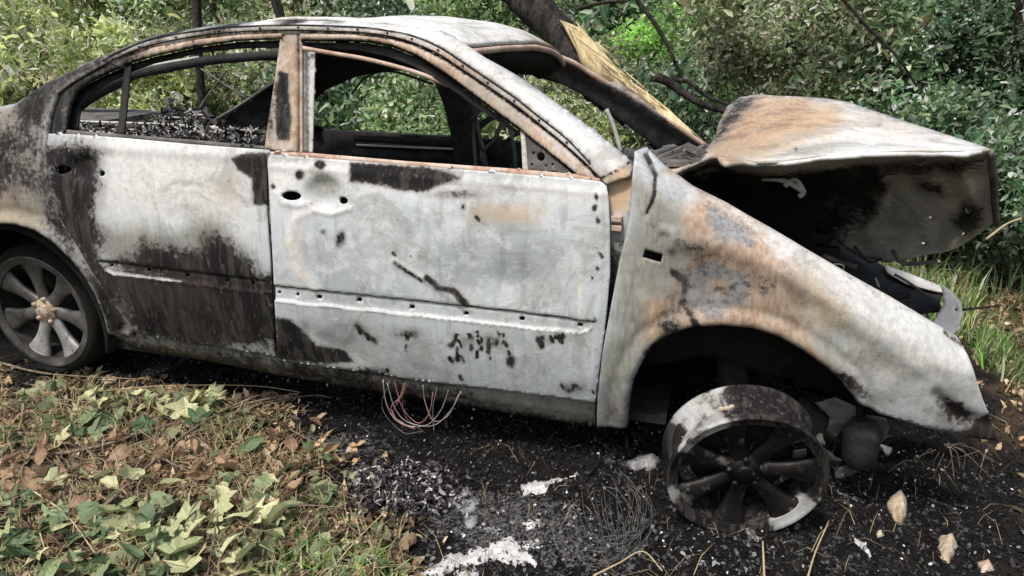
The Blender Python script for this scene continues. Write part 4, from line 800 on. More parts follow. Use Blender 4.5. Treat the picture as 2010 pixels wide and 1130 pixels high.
# pale ash patches stuck to the front rim
def arc_patch(name, a0, a1, r0, r1, y0, y1, m_, par):
    n_ = 16; V = []; Fq = []
    for i in range(n_):
        a = math.radians(a0+(a1-a0)*i/(n_-1)); q = .85+.3*R_.random() if 0 < i < n_-1 else .2
        rm = (r0+r1)/2; h_ = (r1-r0)/2*q; e_ = min(1, 4*i/(n_-1), 4*(n_-1-i)/(n_-1))*(.55+.45*R_.random()); ym = (y0+y1)/2; ya, yb = ym+(y0-ym)*e_, ym+(y1-ym)*e_
        V += [((rm-h_)*math.cos(a), ya, (rm-h_)*math.sin(a)), ((rm+h_)*math.cos(a), yb, (rm+h_)*math.sin(a))]
    for i in range(n_-1): Fq.append((2*i, 2*i+1, 2*i+3, 2*i+2))
    return mesh_obj(name, xf(V, cf, .20, .17, .1), Fq, m_, par, solid=.003)
for a0_, a1_, r0_, r1_, mm_ in ((150, 166, .15, .19, 'beige'), (108, 124, .14, .20, 'beige'), (60, 84, .15, .20, 'heap'), (190, 200, .16, .2, 'alloy'), (8, 20, .15, .2, 'alloy')): arc_patch('ash_patch', a0_, a1_, r0_, r1_, .10, .09, M[mm_], wf)
for k_, (x, y, w_, h_, a_) in enumerate([(1630, 900, 40, 20, 30), (1720, 880, 60, 14, 10), (1780, 858, 70, 12, 16), (1600, 870, 36, 26, -20), (1830, 872, 50, 12, 20), (1660, 925, 44, 18, -10)]):
    sheet('torn_bracket', rect(x, y, w_, h_, a_), lambda px, py: np.full(px.shape, .06+.03*k_), M['charlight'] if k_ % 2 else M['char'], car, step=5, feat=lambda px, py, W: .05*(fbm(px/12, py/12, 0*px, 3, k_)-.5))
# brake, strut and pot behind the front wheel
t = MB(); t.tube(atY(np.array([1560, 1600, 1660]), np.array([800, 830, 850]), np.array([.25, .22, .2])), .05, 9); t.tube([(.1, .2, .3), (.08, .3, .45), (.05, .35, .62)], .05, 10); t.build('suspension_strut', M['char'], car)
sheet('splash_shield', [(1600, 792), (1640, 782), (1690, 800), (1700, 838), (1672, 862), (1640, 870), (1622, 848), (1630, 820)], lambda px, py: np.full(px.shape, .16), M['charlight'], car, step=7, feat=lambda px, py, W: .03*(fbm(px/20, py/20, 0*px, 3)-.5))
sheet('lower_bracket', [(1700, 815), (1740, 822), (1750, 850), (1730, 870), (1700, 862), (1690, 835)], lambda px, py: np.full(px.shape, .2), M['charlight'], car, step=7)
V, Fq = lathe([(.001, -.06), (.03, -.06), (.05, -.04), (.055, .06), (.04, .09), (.001, .09)], 24); V = np.array(V)[:, [0, 2, 1]]; mesh_obj('washer_bottle', V+atY(1688, 880, .12), Fq, M['char'], car)
# ---- wiring hanging below the front door
for i, (P, m_, r_) in enumerate([([(752, 745), (758, 790), (775, 822), (800, 835), (815, 838)], 'wire', .0022), ([(795, 752), (785, 780), (768, 800), (785, 830), (815, 842)], 'redwire', .0028), ([(800, 752), (790, 775), (772, 812), (800, 836)], 'redwire', .0022), ([(760, 752), (775, 800), (800, 828), (850, 835), (885, 805), (905, 768)], 'wire', .0018),
                      ([(830, 755), (835, 790), (852, 826), (880, 815), (900, 775)], 'wire', .0018), ([(858, 760), (850, 800), (852, 850)], 'wire', .0014), ([(880, 765), (868, 800), (845, 830), (820, 838)], 'wire', .0016), ([(775, 750), (790, 800), (820, 830), (842, 812), (850, 770)], 'redwire', .0016), ([(790, 750), (795, 815), (835, 850)], 'greywire', .0018), ([(765, 748), (750, 800), (790, 848), (830, 846)], 'greywire', .0016)]):
    bar('door_wire', P, .04+.01*(i % 3), r_, M[m_], fd, 1, 5)

# ================================================================== BROKEN TREE AND TRUNKS BEHIND
def trunk_mesh(P, Y, r, m_, name, par, n=14, rough_=.12):
    c = curve3(P, Y, 10); rr = np.interp(np.linspace(0, 1, len(c)), np.linspace(0, 1, len(r)), r)
    t = MB(); t.tube(c, rr, n); V = np.array(t.v); nn = (fbm(V[:, 0]*14, V[:, 1]*14, V[:, 2]*5, 3)-.5)
    k = len(c)*n; ctr = np.repeat(c, n, 0); V[:k] = ctr+(V[:k]-ctr)*(1+nn[:k, None]*rough_*5); t.v = V.tolist()
    return t.build(name, m_, par)
bt = empty('broken_tree', atY(1390, 300, 2.2).tolist(), 'leaning snapped tree with dark bark and a long yellow splintered break, behind the windscreen', 'tree')
trunk_mesh([(980, -60), (1040, 5), (1095, 62), (1140, 120), (1165, 150)], [2.5, 2.4, 2.3, 2.2, 2.15], [.10, .10, .095, .085, .05], M['bark'], 'trunk', bt)
trunk_mesh([(1130, 115), (1150, 150), (1190, 195), (1230, 240)], [2.25, 2.25, 2.25, 2.25], [.06, .055, .05, .03], M['bark'], 'bark_strip', bt)
wd_out = [(1118, 66), (1128, 54), (1145, 60), (1165, 78), (1172, 90), (1200, 118), (1216, 150), (1232, 160), (1250, 168), (1270, 172), (1296, 194), (1334, 232), (1358, 262), (1376, 290), (1350, 290), (1300, 262), (1262, 235), (1235, 212), (1205, 190), (1188, 172), (1160, 158), (1140, 138), (1128, 100)]
def f_wd(px, py, W):
    L = np.array([(1120, 60), (1370, 292)]); nx_ = ((px-1120)*-.68+(py-60)*.73); return (fbm(nx_/6, px/160+py/160, 0*px, 2, 6)-.5)*.018-.05*np.cos(np.clip(nx_/34, -1.4, 1.4))
def split_wood(name, P, Y, R0, m_, par, n=40, fib=.30, seed=0, flat=.75):
    c = curve3(P, Y, 14); rr = np.interp(np.linspace(0, 1, len(c)), np.linspace(0, 1, len(R0)), R0); t = MB(); t.tube(c, rr, n, flat); V = np.array(t.v); k = len(c)*n
    ang = np.tile(np.arange(n)/n*2*PI, len(c)); u = np.repeat(np.linspace(0, 1, len(c)), n); f_ = fbm(np.cos(ang)*4+9, np.sin(ang)*4+9, u*1.6, 3, seed)-.5
    ctr = np.repeat(c, n, 0); V[:k] = ctr+(V[:k]-ctr)*(1+fib*2.4*f_[:, None]); ends = np.clip((.16-u)/.16, 0, 1)+np.clip((u-.8)/.2, 0, 1)
    ax = c[-1]-c[0]; ax /= np.linalg.norm(ax); V[:k] += ax*((fbm(np.cos(ang)*5, np.sin(ang)*5, 0*u, 2, seed+3)-.5)*.30*ends)[:, None]; t.v = V.tolist(); return t.build(name, m_, par)
split_wood('splintered_wood', [(1132, 62), (1160, 112), (1196, 158), (1232, 196), (1262, 222)], [2.16, 2.12, 2.08, 2.04, 2.0], [.035, .066, .070, .055, .03], M['wood'], bt, flat=1.0, fib=.2)
split_wood('splintered_wood', [(1215, 150), (1258, 186), (1300, 222), (1342, 258), (1385, 298)], [2.1, 2.05, 2.0, 1.9, 1.8], [.014, .030, .034, .026, .008], M['wood'], bt, seed=5, flat=1.0, fib=.22)
trunk_mesh([(1126, 92), (1150, 150), (1196, 196), (1250, 236)], [2.3, 2.28, 2.24, 2.2], [.08, .085, .07, .03], M['bark'], 'bark_strip', bt)
t = MB()
for i in range(26):
    x = R_.uniform(1125, 1340); y = 60+(x-1120)*.93+R_.uniform(-26, 14); L_q = R_.uniform(20, 60); c_ = atY(np.array([x, x+L_q*.5, x+L_q]), np.array([y, y+L_q*.42, y+L_q*R_.uniform(.75, 1.0)]), np.array([1.98, 1.98, 1.97])); t.tube(c_, [.004, .005, .001], 4)
t.build('splinters', M['wood'], bt)['kind'] = 'stuff'
def rtrunk(name, P, Y, r, label, cat, leaves=False):
    b = atY(P[-1][0], P[-1][1], Y if np.ndim(Y) == 0 else Y[-1]); o = empty(name, b.tolist(), label, cat)
    trunk_mesh(P, Y, r, M['bark'], 'trunk', o, 9); return o
rtrunk('young_tree', [(384, -80), (388, 60), (395, 180), (402, 262), (410, 330)], 3.2, [.035, .035, .04, .045], 'slim dark tree trunk seen through the rear door window', 'tree')
rtrunk('young_tree', [(530, -80), (540, 0), (556, 60), (566, 200)], 4.5, [.04, .045, .05], 'slim dark trunk rising behind the middle of the roof', 'tree')
rtrunk('young_tree', [(2000, -80), (1996, 60), (1992, 200), (1985, 330), (1985, 420)], 3.0, [.03, .035, .04, .045], 'dark thin trunk at the far right edge of the photo', 'tree')
FB = [([(1200, -90), (1252, 0), (1285, 45), (1308, 85), (1330, 140), (1334, 190)], 3.0, .017, 'thin bare branch leaning down beside the bright lawn'), ([(1130, 18), (1180, 6), (1232, 2)], 3.2, .014, 'short brown branch crossing the top beside the leaning tree'),
      ([(1286, 150), (1310, 160), (1345, 185), (1380, 205), (1425, 218)], 2.2, .028, 'thick brown bent branch right of the yellow splinters'), ([(1300, 156), (1350, 160), (1390, 190), (1430, 205)], 2.3, .014, 'thinner brown branch above the bent one, behind the bonnet'),
      ([(1640, -20), (1700, 50), (1760, 110), (1800, 170)], 2.6, .010, 'thin dark stem slanting through the bushes above the bonnet'), ([(395, -30), (412, 10), (430, 45)], 3.0, .012, 'dark twig hanging above the rear of the roof')]
for P, Y, r_, lb in FB:
    c = curve3(P, Y); o = mesh_obj('bare_branch', *(lambda t: (t.v, t.f))(MB().tube(c, np.linspace(r_, r_*.6, len(c)), 7)), M['bark'], None, origin=c[-1]); tag(o, lb, 'branch')

# ================================================================== FOLIAGE
NB = [0]
def bush(name, c, R, n_, size, pal, label, cat='bush', group=None, stems=7, nclump=70, aspect=.5, ground=True):
    rs = np.random.default_rng(100+NB[0]); NB[0] += 1
    c = np.array(c, float); R = np.array(R, float); base = np.array([c[0], c[1], 0.0])
    o = empty(name, base.tolist(), label, cat, group)
    u = rs.normal(size=(nclump, 3)); u /= np.linalg.norm(u, axis=1)[:, None]; cl = c+u*R*rs.uniform(.45, 1.0, (nclump, 1))
    k = rs.integers(0, nclump, n_); sp = rs.uniform(.12, .30, nclump)[k][:, None]
    P = cl[k]+rs.normal(size=(n_, 3))*sp*R.mean()*.75; P[:, 2] = np.abs(P[:, 2])+.01
    cb = np.exp(rs.normal(0, .42, nclump))[k]  # clump brightness puts lit clumps and dark gaps into the leaf colour
    V, Fc, cc = leaf_cloud(P, size*rs.choice([.5, .8, 1.1, 1.6], nclump, p=[.3, .35, .25, .10])[k][:, None], palette(n_, PAL[pal], cb, rs), aspect, rs=rs)
    f = mesh_obj('foliage', V, Fc, M['leaf'], o, {'leaf_colour': cc}, False); f['kind'] = 'stuff'
    t = MB()
    for i in range(stems*3):
        e = cl[rs.integers(0, nclump)]; b = base+[rs.uniform(-.3, .3)*R[0], rs.uniform(-.2, .2)*R[1], 0]; md_ = (b+e)/2+rs.normal(size=3)*.12*R.mean()
        s_ = spline([b, md_, e], 5); t.tube(s_, np.linspace(.016, .004, len(s_))*max(.5, R.mean())*rs.uniform(.4, 1.2), 5)
    if stems: t.build('branches', M['twig'] if pal != 'dark' else M['bark'], o)['kind'] = 'stuff'
    return o
def bpx(px, py, Y): return atY(px, py, Y)
def BB(px, py, Y, rx, rz, n_, size, pal, label, ry=None, **k):
    p = bpx(px, py, Y); return bush('bush', p, (rx, ry or rx*.7, rz), int(n_*.95), size*1.08, pal, label, **k)
# shrubs on the left, over the boot; sunlight put into the pale leaf colours
BB(190, 10, 5.2, .95, .7, 15000, .06, 'pale', 'pale yellow green shrub lit by the sun, behind the rear pillar')
BB(-80, 270, 3.6, .9, .32, 9000, .05, 'pale', 'low pale shrub at the left edge beside the tail of the car')
BB(60, 10, 9.5, 2.2, .5, 9000, .10, 'pale', 'distant hazy pale shrub beyond the dirt clearing at top left')
BB(330, 40, 5.0, .9, .9, 14000, .055, 'mid', 'soft mid green bush above the rear door')
BB(250, 160, 3.4, .75, .5, 9000, .05, 'pale', 'light green undergrowth seen through the rear quarter window')
BB(430, 170, 3.9, .8, .55, 12000, .05, 'olive', 'olive shrub with dry stems behind the rear door window')
BB(560, 30, 5.4, 1.0, .9, 15000, .06, 'olive', 'grey green bush above the centre pillar')
BB(760, 10, 5.6, 1.1, .9, 16000, .06, 'dark', 'dark green bush above the front of the roof')
BB(700, 210, 3.8, .9, .7, 15000, .05, 'dark', 'dark leafy bush filling the front door window')
BB(850, 260, 3.3, .7, .45, 9000, .045, 'mid', 'low green bush glimpsed beyond the seat frame')
BB(960, 60, 4.6, .75, .75, 14000, .055, 'mid', 'green bush between the roof and the leaning tree')
BB(1130, 200, 4.2, .7, .45, 9000, .05, 'olive', 'dry olive shrub seen through the empty windscreen')
BB(1110, 290, 3.0, .6, .3, 6000, .045, 'pale', 'low pale weeds glimpsed through the windscreen, beyond the scuttle')
BB(1290, 120, 5.6, .55, .5, 8000, .06, 'lawn', 'bright green sunlit bush directly right of the leaning trunk')
BB(1490, 30, 4.0, .62, .8, 14000, .05, 'mid', 'twiggy grey green bush right of the leaning tree')
BB(1340, 230, 3.2, .55, .4, 8000, .045, 'dark', 'dark bush in shade between the splinters and the bonnet')
BB(1560, 110, 3.3, .7, .75, 16000, .045, 'olive', 'brownish olive bush rising behind the bonnet crease')
BB(1720, 90, 3.6, .8, .9, 18000, .05, 'dark', 'tall dark glossy bush above the bonnet')
BB(1900, 160, 3.0, .75, .8, 18000, .045, 'dark', 'dark dense bush behind the raised bonnet corner')
BB(2010, 60, 4.2, .9, 1.1, 15000, .055, 'mid', 'tall mid green bush in the top right corner')
BB(1800, 330, 2.9, .8, .4, 11000, .045, 'dark', 'low dark bush standing right behind the bonnet')
BB(2040, 380, 2.4, .5, .45, 8000, .04, 'dark', 'small dark bush at the right edge above the grass')
# taller trees farther back close off the sky
for i, (x, y, pal, lb) in enumerate([(-10, 11, 'mid', 'distant leafy tree at far left behind the pale shrubs'), (-6.5, 12, 'mid', 'distant tree standing behind the sunlit clearing'), (-5.2, 9, 'dark', 'background tree above the rear door'), (-3.2, 9.5, 'dark', 'background tree above the centre pillar'), (-1.6, 9, 'dark', 'background tree left of the bright lawn'), (2.2, 8.5, 'mid', 'background tree right of the bright lawn'), (4.6, 8, 'dark', 'background tree above the bonnet'), (7.0, 8.5, 'dark', 'background tree at the far right')]):
    bush('tree', (x, y, 2.0), (1.8, 1.2, 1.9), 13000, .12, pal, lb, 'tree', None, 4, 90)
for x, y, pal, lb in ((-6.4, 3.2, 'pale', 'pale shrub growing well behind the tail of the car'), (-7.6, 1.2, 'mid', 'green shrub left of the car beyond the frame'), (-7.4, -1.2, 'mid', 'green shrub farther left near the leaf litter')):
    bush('bush', (x, y, .7), (1.1, .9, .8), 9000, .07, pal, lb)
for x, y, lb in ((-15, 8, 'distant tree far left of the clearing'), (-17, 2, 'distant tree level with the car far to the left')):
    bush('tree', (x, y, 2.2), (2.2, 2.0, 2.3), 9000, .18, 'mid', lb, 'tree', None, 4, 90)
wood = np.random.default_rng(5); n_ = 60000
P = np.stack([wood.uniform(-30, 22, n_), wood.uniform(15, 24, n_), wood.uniform(0, 1, n_)**1.1*9], 1)
k = fbm(P[:, 0]*.8, P[:, 1]*.8, P[:, 2]*.8, 3)
V, Fc, cc = leaf_cloud(P, .34, palette(n_, PAL['mid']+PAL['pale'][:3], .5+k, wood), .6, rs=wood)
o = mesh_obj('distant_wood', V, Fc, M['leaf'], None, {'leaf_colour': cc}, False); tag(o, 'far wood of mixed green foliage closing off the view', 'wood', None, 'stuff')

# blades of grass
def grass(name, n_, sample, h, wd_, pal, label, lean=.6, seed=1, m_='litter', cat='grass'):
    rs = np.random.default_rng(seed); x, y = sample(rs, n_); n_ = len(x); z = ground_h(x, y); b = np.stack([x, y, z-.005], 1)
    d = rs.normal(size=(n_, 2)); d /= np.linalg.norm(d, axis=1)[:, None]; hh = h*rs.uniform(.4, 1.3, n_)[:, None]; ln = lean*rs.uniform(.1, 1.3, n_)[:, None]
    side = np.stack([-d[:, 1], d[:, 0], 0*x], 1)*wd_*.5*rs.uniform(.6, 1.4, (n_, 1)); D3 = np.stack([d[:, 0], d[:, 1], 0*x], 1)
    m1 = b+D3*hh*ln*.35+np.array([0, 0, 1])*hh*.55; m2 = b+D3*hh*ln+np.array([0, 0, 1])*hh*np.clip(1-.35*ln, .25, 1)
    V = np.stack([b-side, b+side, m1-side*.8, m1+side*.8, m2], 1).reshape(-1, 3); i = np.arange(n_)*5
    Fc = np.concatenate([np.stack([i, i+1, i+3], 1), np.stack([i, i+3, i+2], 1), np.stack([i+2, i+3, i+4], 1)])
    cc = np.repeat(palette(n_, pal, None, rs), 5, 0); o = mesh_obj(name, V, Fc, M[m_], None, {'leaf_colour': cc}, False); return tag(o, label, cat, None, 'stuff')
def box_s(x0, x1, y0, y1, keep=None):
    def s(rs, n_):
        x = rs.uniform(x0, x1, n_); y = rs.uniform(y0, y1, n_)
        if keep is not None: k_ = keep(x, y, rs); x, y = x[k_], y[k_]
        return x, y
    return s
notchar = lambda x, y, rs: char_mask(x, y) < rs.uniform(.15, .6, x.shape)
STRAW = [(.34, .27, .15), (.42, .34, .2), (.24, .17, .10), (.16, .11, .07)]
grass('green_grass', 42000, box_s(.6, 4.5, 1.2, 5.5, lambda x, y, rs: (char_mask(x, y) < .5) & (fbm(x*2.5, y*2.5, 0*x, 3, 13) > .42)), .13, .008, PAL['lawn']+PAL['mid'], 'green grass and weeds growing beyond the nose of the car', seed=2, m_='leaf')
grass('meadow_grass', 22000, box_s(-9, -3.4, -3, 5.5, lambda x, y, rs: char_mask(x, y) < .5), .12, .012, PAL['mid']+STRAW, 'rough grass on the ground left of the car', .9, 17, 'leaf')
grass('dry_grass', 16000, box_s(.8, 4.5, .2, 5.5, notchar), .12, .005, STRAW, 'dry straw mixed in the grass right of the front wing', 1.1, 3)
grass('lawn', 40000, box_s(-9, 3, 5.5, 16), .16, .02, PAL['lawn'], 'bright green lawn beyond the bushes', .5, 4, 'leaf')
grass('wild_undergrowth', 40000, box_s(-9, 5, 2.2, 6), .22, .012, PAL['mid']+STRAW[:2], 'tangled undergrowth behind the car', .8, 5, 'leaf')
grass('straw_litter', 16000, box_s(-3.2, 0, -1.2, .15, lambda x, y, rs: char_mask(x, y) < rs.uniform(.2, .7, x.shape)), .075, .0035, STRAW, 'dry grass stalks flattened in the leaf litter of the foreground', 1.6, 6)
grass('sparse_dry_stalk', 600, box_s(-.8, 1.6, -1.2, .6), .08, .002, STRAW, 'sparse dry stalks on the burnt ground', 1.4, 7)
grass('low_weeds', 2600, box_s(-1.1, -.2, -1.1, -.5, lambda x, y, rs: char_mask(x, y) < .55), .06, .007, PAL['lawn']+PAL['mid'], 'small green weeds at the bottom edge beside the white ash', 1.0, 8, 'leaf')

# crumbs and chips
def scatter(name, n_, sample, size, pal, label, m_, lift=.004, aspect=.7, seed=1, cat='debris', flat=1.2):
    rs = np.random.default_rng(seed); x, y = sample(rs, n_); P = np.stack([x, y, ground_h(x, y)+lift], 1)
    V, Fc, cc = leaf_cloud(P, size, palette(len(x), pal, None, rs), aspect, flat, .7, rs); o = mesh_obj(name, V, Fc, M[m_], None, {'leaf_colour': cc}, False); return tag(o, label, cat, None, 'stuff')
inchar = lambda x, y, rs: char_mask(x, y) > rs.uniform(.3, .8, x.shape)
scatter('char_crumbs', 90000, box_s(-3.0, 1.8, -1.3, 1.0, inchar), .010, [(.006, .006, .006), (.014, .013, .013), (.035, .033, .033), (.009, .009, .010), (.07, .067, .066)], 'black crumbs of charred plastic and soil around the wheels', 'grit', seed=3, flat=.2)
scatter('glass_and_ash_specks', 2600, box_s(-2.2, 1.8, -1.3, .6, inchar), .008, [(.45, .45, .46), (.3, .3, .3), (.65, .65, .66), (.25, .22, .2)], 'pale specks of ash and broken glass on the black ground', 'grit', .008, seed=4, flat=.4)
scatter('charred_scraps', 500, box_s(-1.6, 1.6, -1.3, .4, inchar), .026, [(.01, .01, .01), (.02, .019, .018), (.035, .032, .03), (.07, .066, .062)], 'larger charred scraps lying on the black soil', 'grit', .012, .5, 15, flat=.5)
scatter('grey_flakes', 1500, box_s(-.75, .25, -.95, -.15, inchar), .013, [(.1, .1, .1), (.22, .22, .22), (.05, .05, .05)], 'grey flakes of ash in front of the sill', 'grit', .008, seed=5, flat=.8)
BR = [(.40, .26, .15), (.52, .38, .24), (.26, .16, .09), (.12, .075, .045), (.66, .52, .36)]
scatter('wilted_green_scraps', 3500, box_s(-3.2, .1, -1.3, .1, lambda x, y, rs: (char_mask(x, y) < rs.uniform(.2, .7, x.shape)) & (fbm(x*3, y*3, 0*x, 3, 77) > .47)), .06, [(.22, .30, .14), (.38, .44, .24), (.50, .54, .32), (.12, .18, .08)], 'torn pale and dark green leaf scraps mixed through the litter', 'leaf', .02, .6, 16, 'leaf litter', .7)
scatter('leaf_litter', 26000, box_s(-3.6, .2, -1.3, .25, lambda x, y, rs: char_mask(x, y) < rs.uniform(.2, .75, x.shape)), .05, BR+[(.05, .035, .025), (.10, .075, .05), (.07, .05, .035), (.24, .28, .15)], 'brown and tan leaf fragments covering the near left ground', 'litter', .008, .45, 6, 'leaf litter')
scatter('leaf_litter', 9000, box_s(.9, 3.5, -.2, 2.6, notchar), .035, BR+[(.10, .07, .045)], 'brown leaf fragments on the ground right of the front wing', 'litter', .006, .45, 7, 'leaf litter')

# ---- single leaves
def maple(seed, size=1.0):
    rr = random.Random(seed); tips = [(-90, .26), (-62, .42), (-40, .66), (-18, .52), (0, .46), (22, .72), (40, .98), (52, .70), (64, .54), (74, .78), (90, 1.12), (106, .78), (116, .54), (128, .70), (140, .98), (158, .72), (180, .46), (198, .52), (220, .66), (242, .42)]
    V = [(0, 0, 0)]
    for i, (a, r_) in enumerate(tips):
        a = math.radians(a+rr.uniform(-6, 6)); r_ *= rr.uniform(.8, 1.15)*.5
        V.append((r_*math.cos(a), r_*math.sin(a), 0))
        if r_ > .25:     # little side teeth
            pass
    V = np.array(V); V[:, 2] = .18*rr.choice((-1, 1))*(V[:, 0]**2)*2+.25*rr.uniform(-1, 1)*V[:, 1]**2+.07*np.sin(V[:, 0]*9+rr.uniform(0, 6))*np.sin(V[:, 1]*8+rr.uniform(0, 6))+rr.choice((-.5, .2, .6))*V[:, 0]**2*rr.uniform(.3, 1.6)
    V = V*size; Fq = [(0, i, i % 20+1) for i in range(1, 21)]
    me = bpy.data.meshes.new('maple_leaf'); me.from_pydata(V.tolist(), [], Fq); me.update(); return me
def solidleaf(name, c0, c1):
    m_, n, bs = mat(name); oi = node(n, 'ShaderNodeObjectInfo'); col = mixc(n, oi.outputs['Random'], c0, c1)
    col = mixc(n, mth(n, 'MULTIPLY', smooth(n, noise(n, 30, 4), .45, .65), .5), col, tuple(v*.5 for v in c0)); n.links.new(col, bs.inputs['Base Color']); bs.inputs['Roughness'].default_value = .6
    tr = node(n, 'ShaderNodeBsdfTranslucent'); n.links.new(col, tr.inputs[0]); mx = node(n, 'ShaderNodeMixShader'); mx.inputs[0].default_value = .2
    n.links.new(bs.outputs[0], mx.inputs[1]); n.links.new(tr.outputs[0], mx.inputs[2]); n.links.new(mx.outputs[0], n.nodes['Material Output'].inputs[0]); return m_
LM = {'green': solidleaf('green_maple_leaf', (.07, .13, .055), (.30, .36, .18)), 'pale': solidleaf('pale_maple_leaf', (.34, .38, .19), (.66, .64, .38)), 'brown': solidleaf('brown_leaf', (.24, .14, .08), (.52, .36, .23))}
def curled(seed):
    rr = random.Random(seed); V = []; Fq = []; c1, c2, tw = rr.uniform(.3, 1.6), rr.uniform(-.8, .8), rr.uniform(-1, 1)
    for i in range(8):
        u = i/7; wd = .30*math.sin(PI*min(1, u*.93+.05))**.8*rr.uniform(.8, 1.2); x = u-.5
        for j in (-1, -.5, 0, .5, 1):
            a = j*1.1*c1+tw*x; V.append((x+rr.uniform(-.02, .02), wd*math.sin(a)/max(.3, c1), wd*(1-math.cos(a))*.9+c2*x*x+rr.uniform(-.015, .015)))
    for i in range(7):
        for j in range(4): Fq.append((i*5+j, i*5+j+1, i*5+j+6, i*5+j+5))
    me = bpy.data.meshes.new('curled_leaf'); me.from_pydata(V, [], Fq); me.update(); return me
LV = {k: [maple(i*7+j, 1.0) for i in range(8)] for j, k in enumerate(LM)}
LV['brown'] = [curled(i) for i in range(10)]+LV['brown'][:2]; LV['green'] += [curled(i+30) for i in range(4)]; LV['pale'] += [curled(i+40) for i in range(3)]
for k, L in LV.items():
    for me in L: me.materials.append(LM[k])
LAB = {'green': ('green maple leaf lying in the litter at lower left', 'fallen green maple leaves'), 'pale': ('pale yellow green maple leaf lying face up in the litter', 'fallen pale maple leaves'), 'brown': ('dry curled brown leaf in the foreground litter', 'fallen brown leaves')}
lr = random.Random(21); cnt = 0
def drop(px, py, kind, size, tilt=.5, lift=.012, label=None):
    p = atZ(px, py, .03); p = atZ(px, py, float(ground_h(p[0], p[1]))+lift); o = bpy.data.objects.new('fallen_leaf', lr.choice(LV[kind])); COL.objects.link(o)
    o.location = p.tolist(); o.rotation_euler = (lr.uniform(-tilt, tilt), lr.uniform(-tilt, tilt), lr.uniform(0, 2*PI)); s = size*lr.uniform(.45, 1.2)*.85; o.scale = (s, s, s)
    tag(o, label or LAB[kind][0], 'leaf', None if label else LAB[kind][1]); return o
ZONES = [('green', 70, (-20, 340, 970, 1140), 'green leaf in the thick carpet of leaves filling the bottom left corner', 'green leaves in the bottom left corner'),
         ('green', 34, (120, 430, 770, 850), 'grey green leaf in the small heap beside the burnt strip below the rear door', 'green leaves of the upper heap'),
         ('pale', 46, (190, 560, 930, 1120), 'pale yellow green leaf among the crossed sticks, lower left of centre', 'pale leaves among the crossed sticks'),
         ('pale', 26, (150, 420, 768, 815), 'pale limp leaf on the ridge nearest the rear door', 'pale leaves on the ridge below the rear door'),
         ('green', 20, (400, 660, 860, 1000), 'green leaf scattered at the edge of the black soil', 'green leaves at the edge of the black soil'),
         ('brown', 60, (0, 420, 850, 1000), 'dry curled brown leaf in the tan band between the two heaps of green leaves', 'brown leaves in the tan band'),
         ('brown', 22, (380, 660, 850, 1080), 'dry brown leaf lying right of the tan band towards the black soil', 'brown leaves towards the black soil'),
         ('pale', 14, (0, 180, 860, 1120), 'pale leaf near the left edge of the photo', 'pale leaves at the left edge')]
for kd, nn_, (xa, xb, ya, yb), lb_, gp_ in ZONES:
    for i in range(nn_):
        x, y = lr.uniform(xa, xb), lr.uniform(ya, yb); o_ = drop(x, y, kd, {'green': .125, 'pale': .15, 'brown': .085}[kd], {'green': .85, 'pale': .7, 'brown': 1.1}[kd], lr.uniform(.012, .055), lb_); o_['group'] = gp_
drop(625, 1085, 'pale', .11, .15, .03, 'large pale yellow maple leaf alone at the bottom, left of the white ash'); drop(225, 1052, 'pale', .12, .25, .045, 'big bright yellow green maple leaf near the lower left corner'); drop(548, 1045, 'pale', .09, .2, .03, 'yellowing maple leaf just left of the lone large one')

# ---- twigs on the ground
TW = [([(49, 898), (150, 885), (228, 866), (300, 842), (418, 812), (500, 788), (593, 770)], .007, 'long straight brown stick running from the litter towards the sill', 'twig', .05), ([(183, 1012), (225, 975), (266, 936), (316, 894), (373, 846), (450, 800), (533, 766)], .006, 'dark stick crossing the long straight one', 'twig', .06),
      ([(297, 1012), (380, 993), (468, 983), (520, 960)], .005, 'short brown stick lying among pale leaves', 'twig', .045), ([(400, 1130), (495, 1039), (590, 959), (647, 922), (700, 894), (755, 884)], .007, 'long blackened stick ending on the burnt soil', 'char', .03),
      ([(171, 770), (323, 757), (495, 757), (593, 770)], .003, 'thin pale stem lying along the edge of the burnt ground', 'straw', .04), ([(179, 829), (215, 838), (251, 852)], .005, 'stubby grey stick near the leaf heap', 'twig', .06), ([(0, 711), (68, 729), (152, 738), (300, 745)], .005, 'thin dark stick in front of the rear wheel', 'twig', .05),
      ([(0, 790), (100, 784), (210, 792)], .004, 'thin stick lying level at the left edge', 'twig', .05), ([(60, 960), (130, 1010), (190, 1090)], .003, 'thin straw stem among green leaves', 'straw', .06), ([(430, 820), (520, 790), (610, 776), (650, 780)], .004, 'short brown stick beside the tip of the long stick', 'twig', .04),
      ([(850, 1000), (990, 985), (1130, 950), (1180, 900)], .003, 'thin black stem arching over the ash', 'char', .03), ([(1585, 1135), (1600, 1085), (1627, 1022)], .003, 'pale stalk slanting up at the bottom right of the wheel', 'straw', .08), ([(1500, 1135), (1499, 1100), (1497, 1062)], .004, 'upright pale stalk directly below the bare wheel', 'straw', .08),
      ([(1165, 1130), (1215, 1105), (1262, 1082), (1300, 1120)], .003, 'bent dry stalk on the black soil below the wire tangle', 'straw', .06), ([(1790, 612), (1880, 608), (1960, 600)], .008, 'dark stick poking over the white bracket at the nose', 'bark', None), ([(1885, 645), (1920, 668), (1960, 700)], .006, 'brown stick beyond the wing tip', 'twig', .05),
      ([(640, 1130), (700, 1060), (760, 1000)], .003, 'thin straw stem beside the lone pale leaf', 'straw', .05), ([(1935, 470), (1975, 440), (2005, 428)], .006, 'pale broken stick beside the bonnet corner', 'straw', None)]
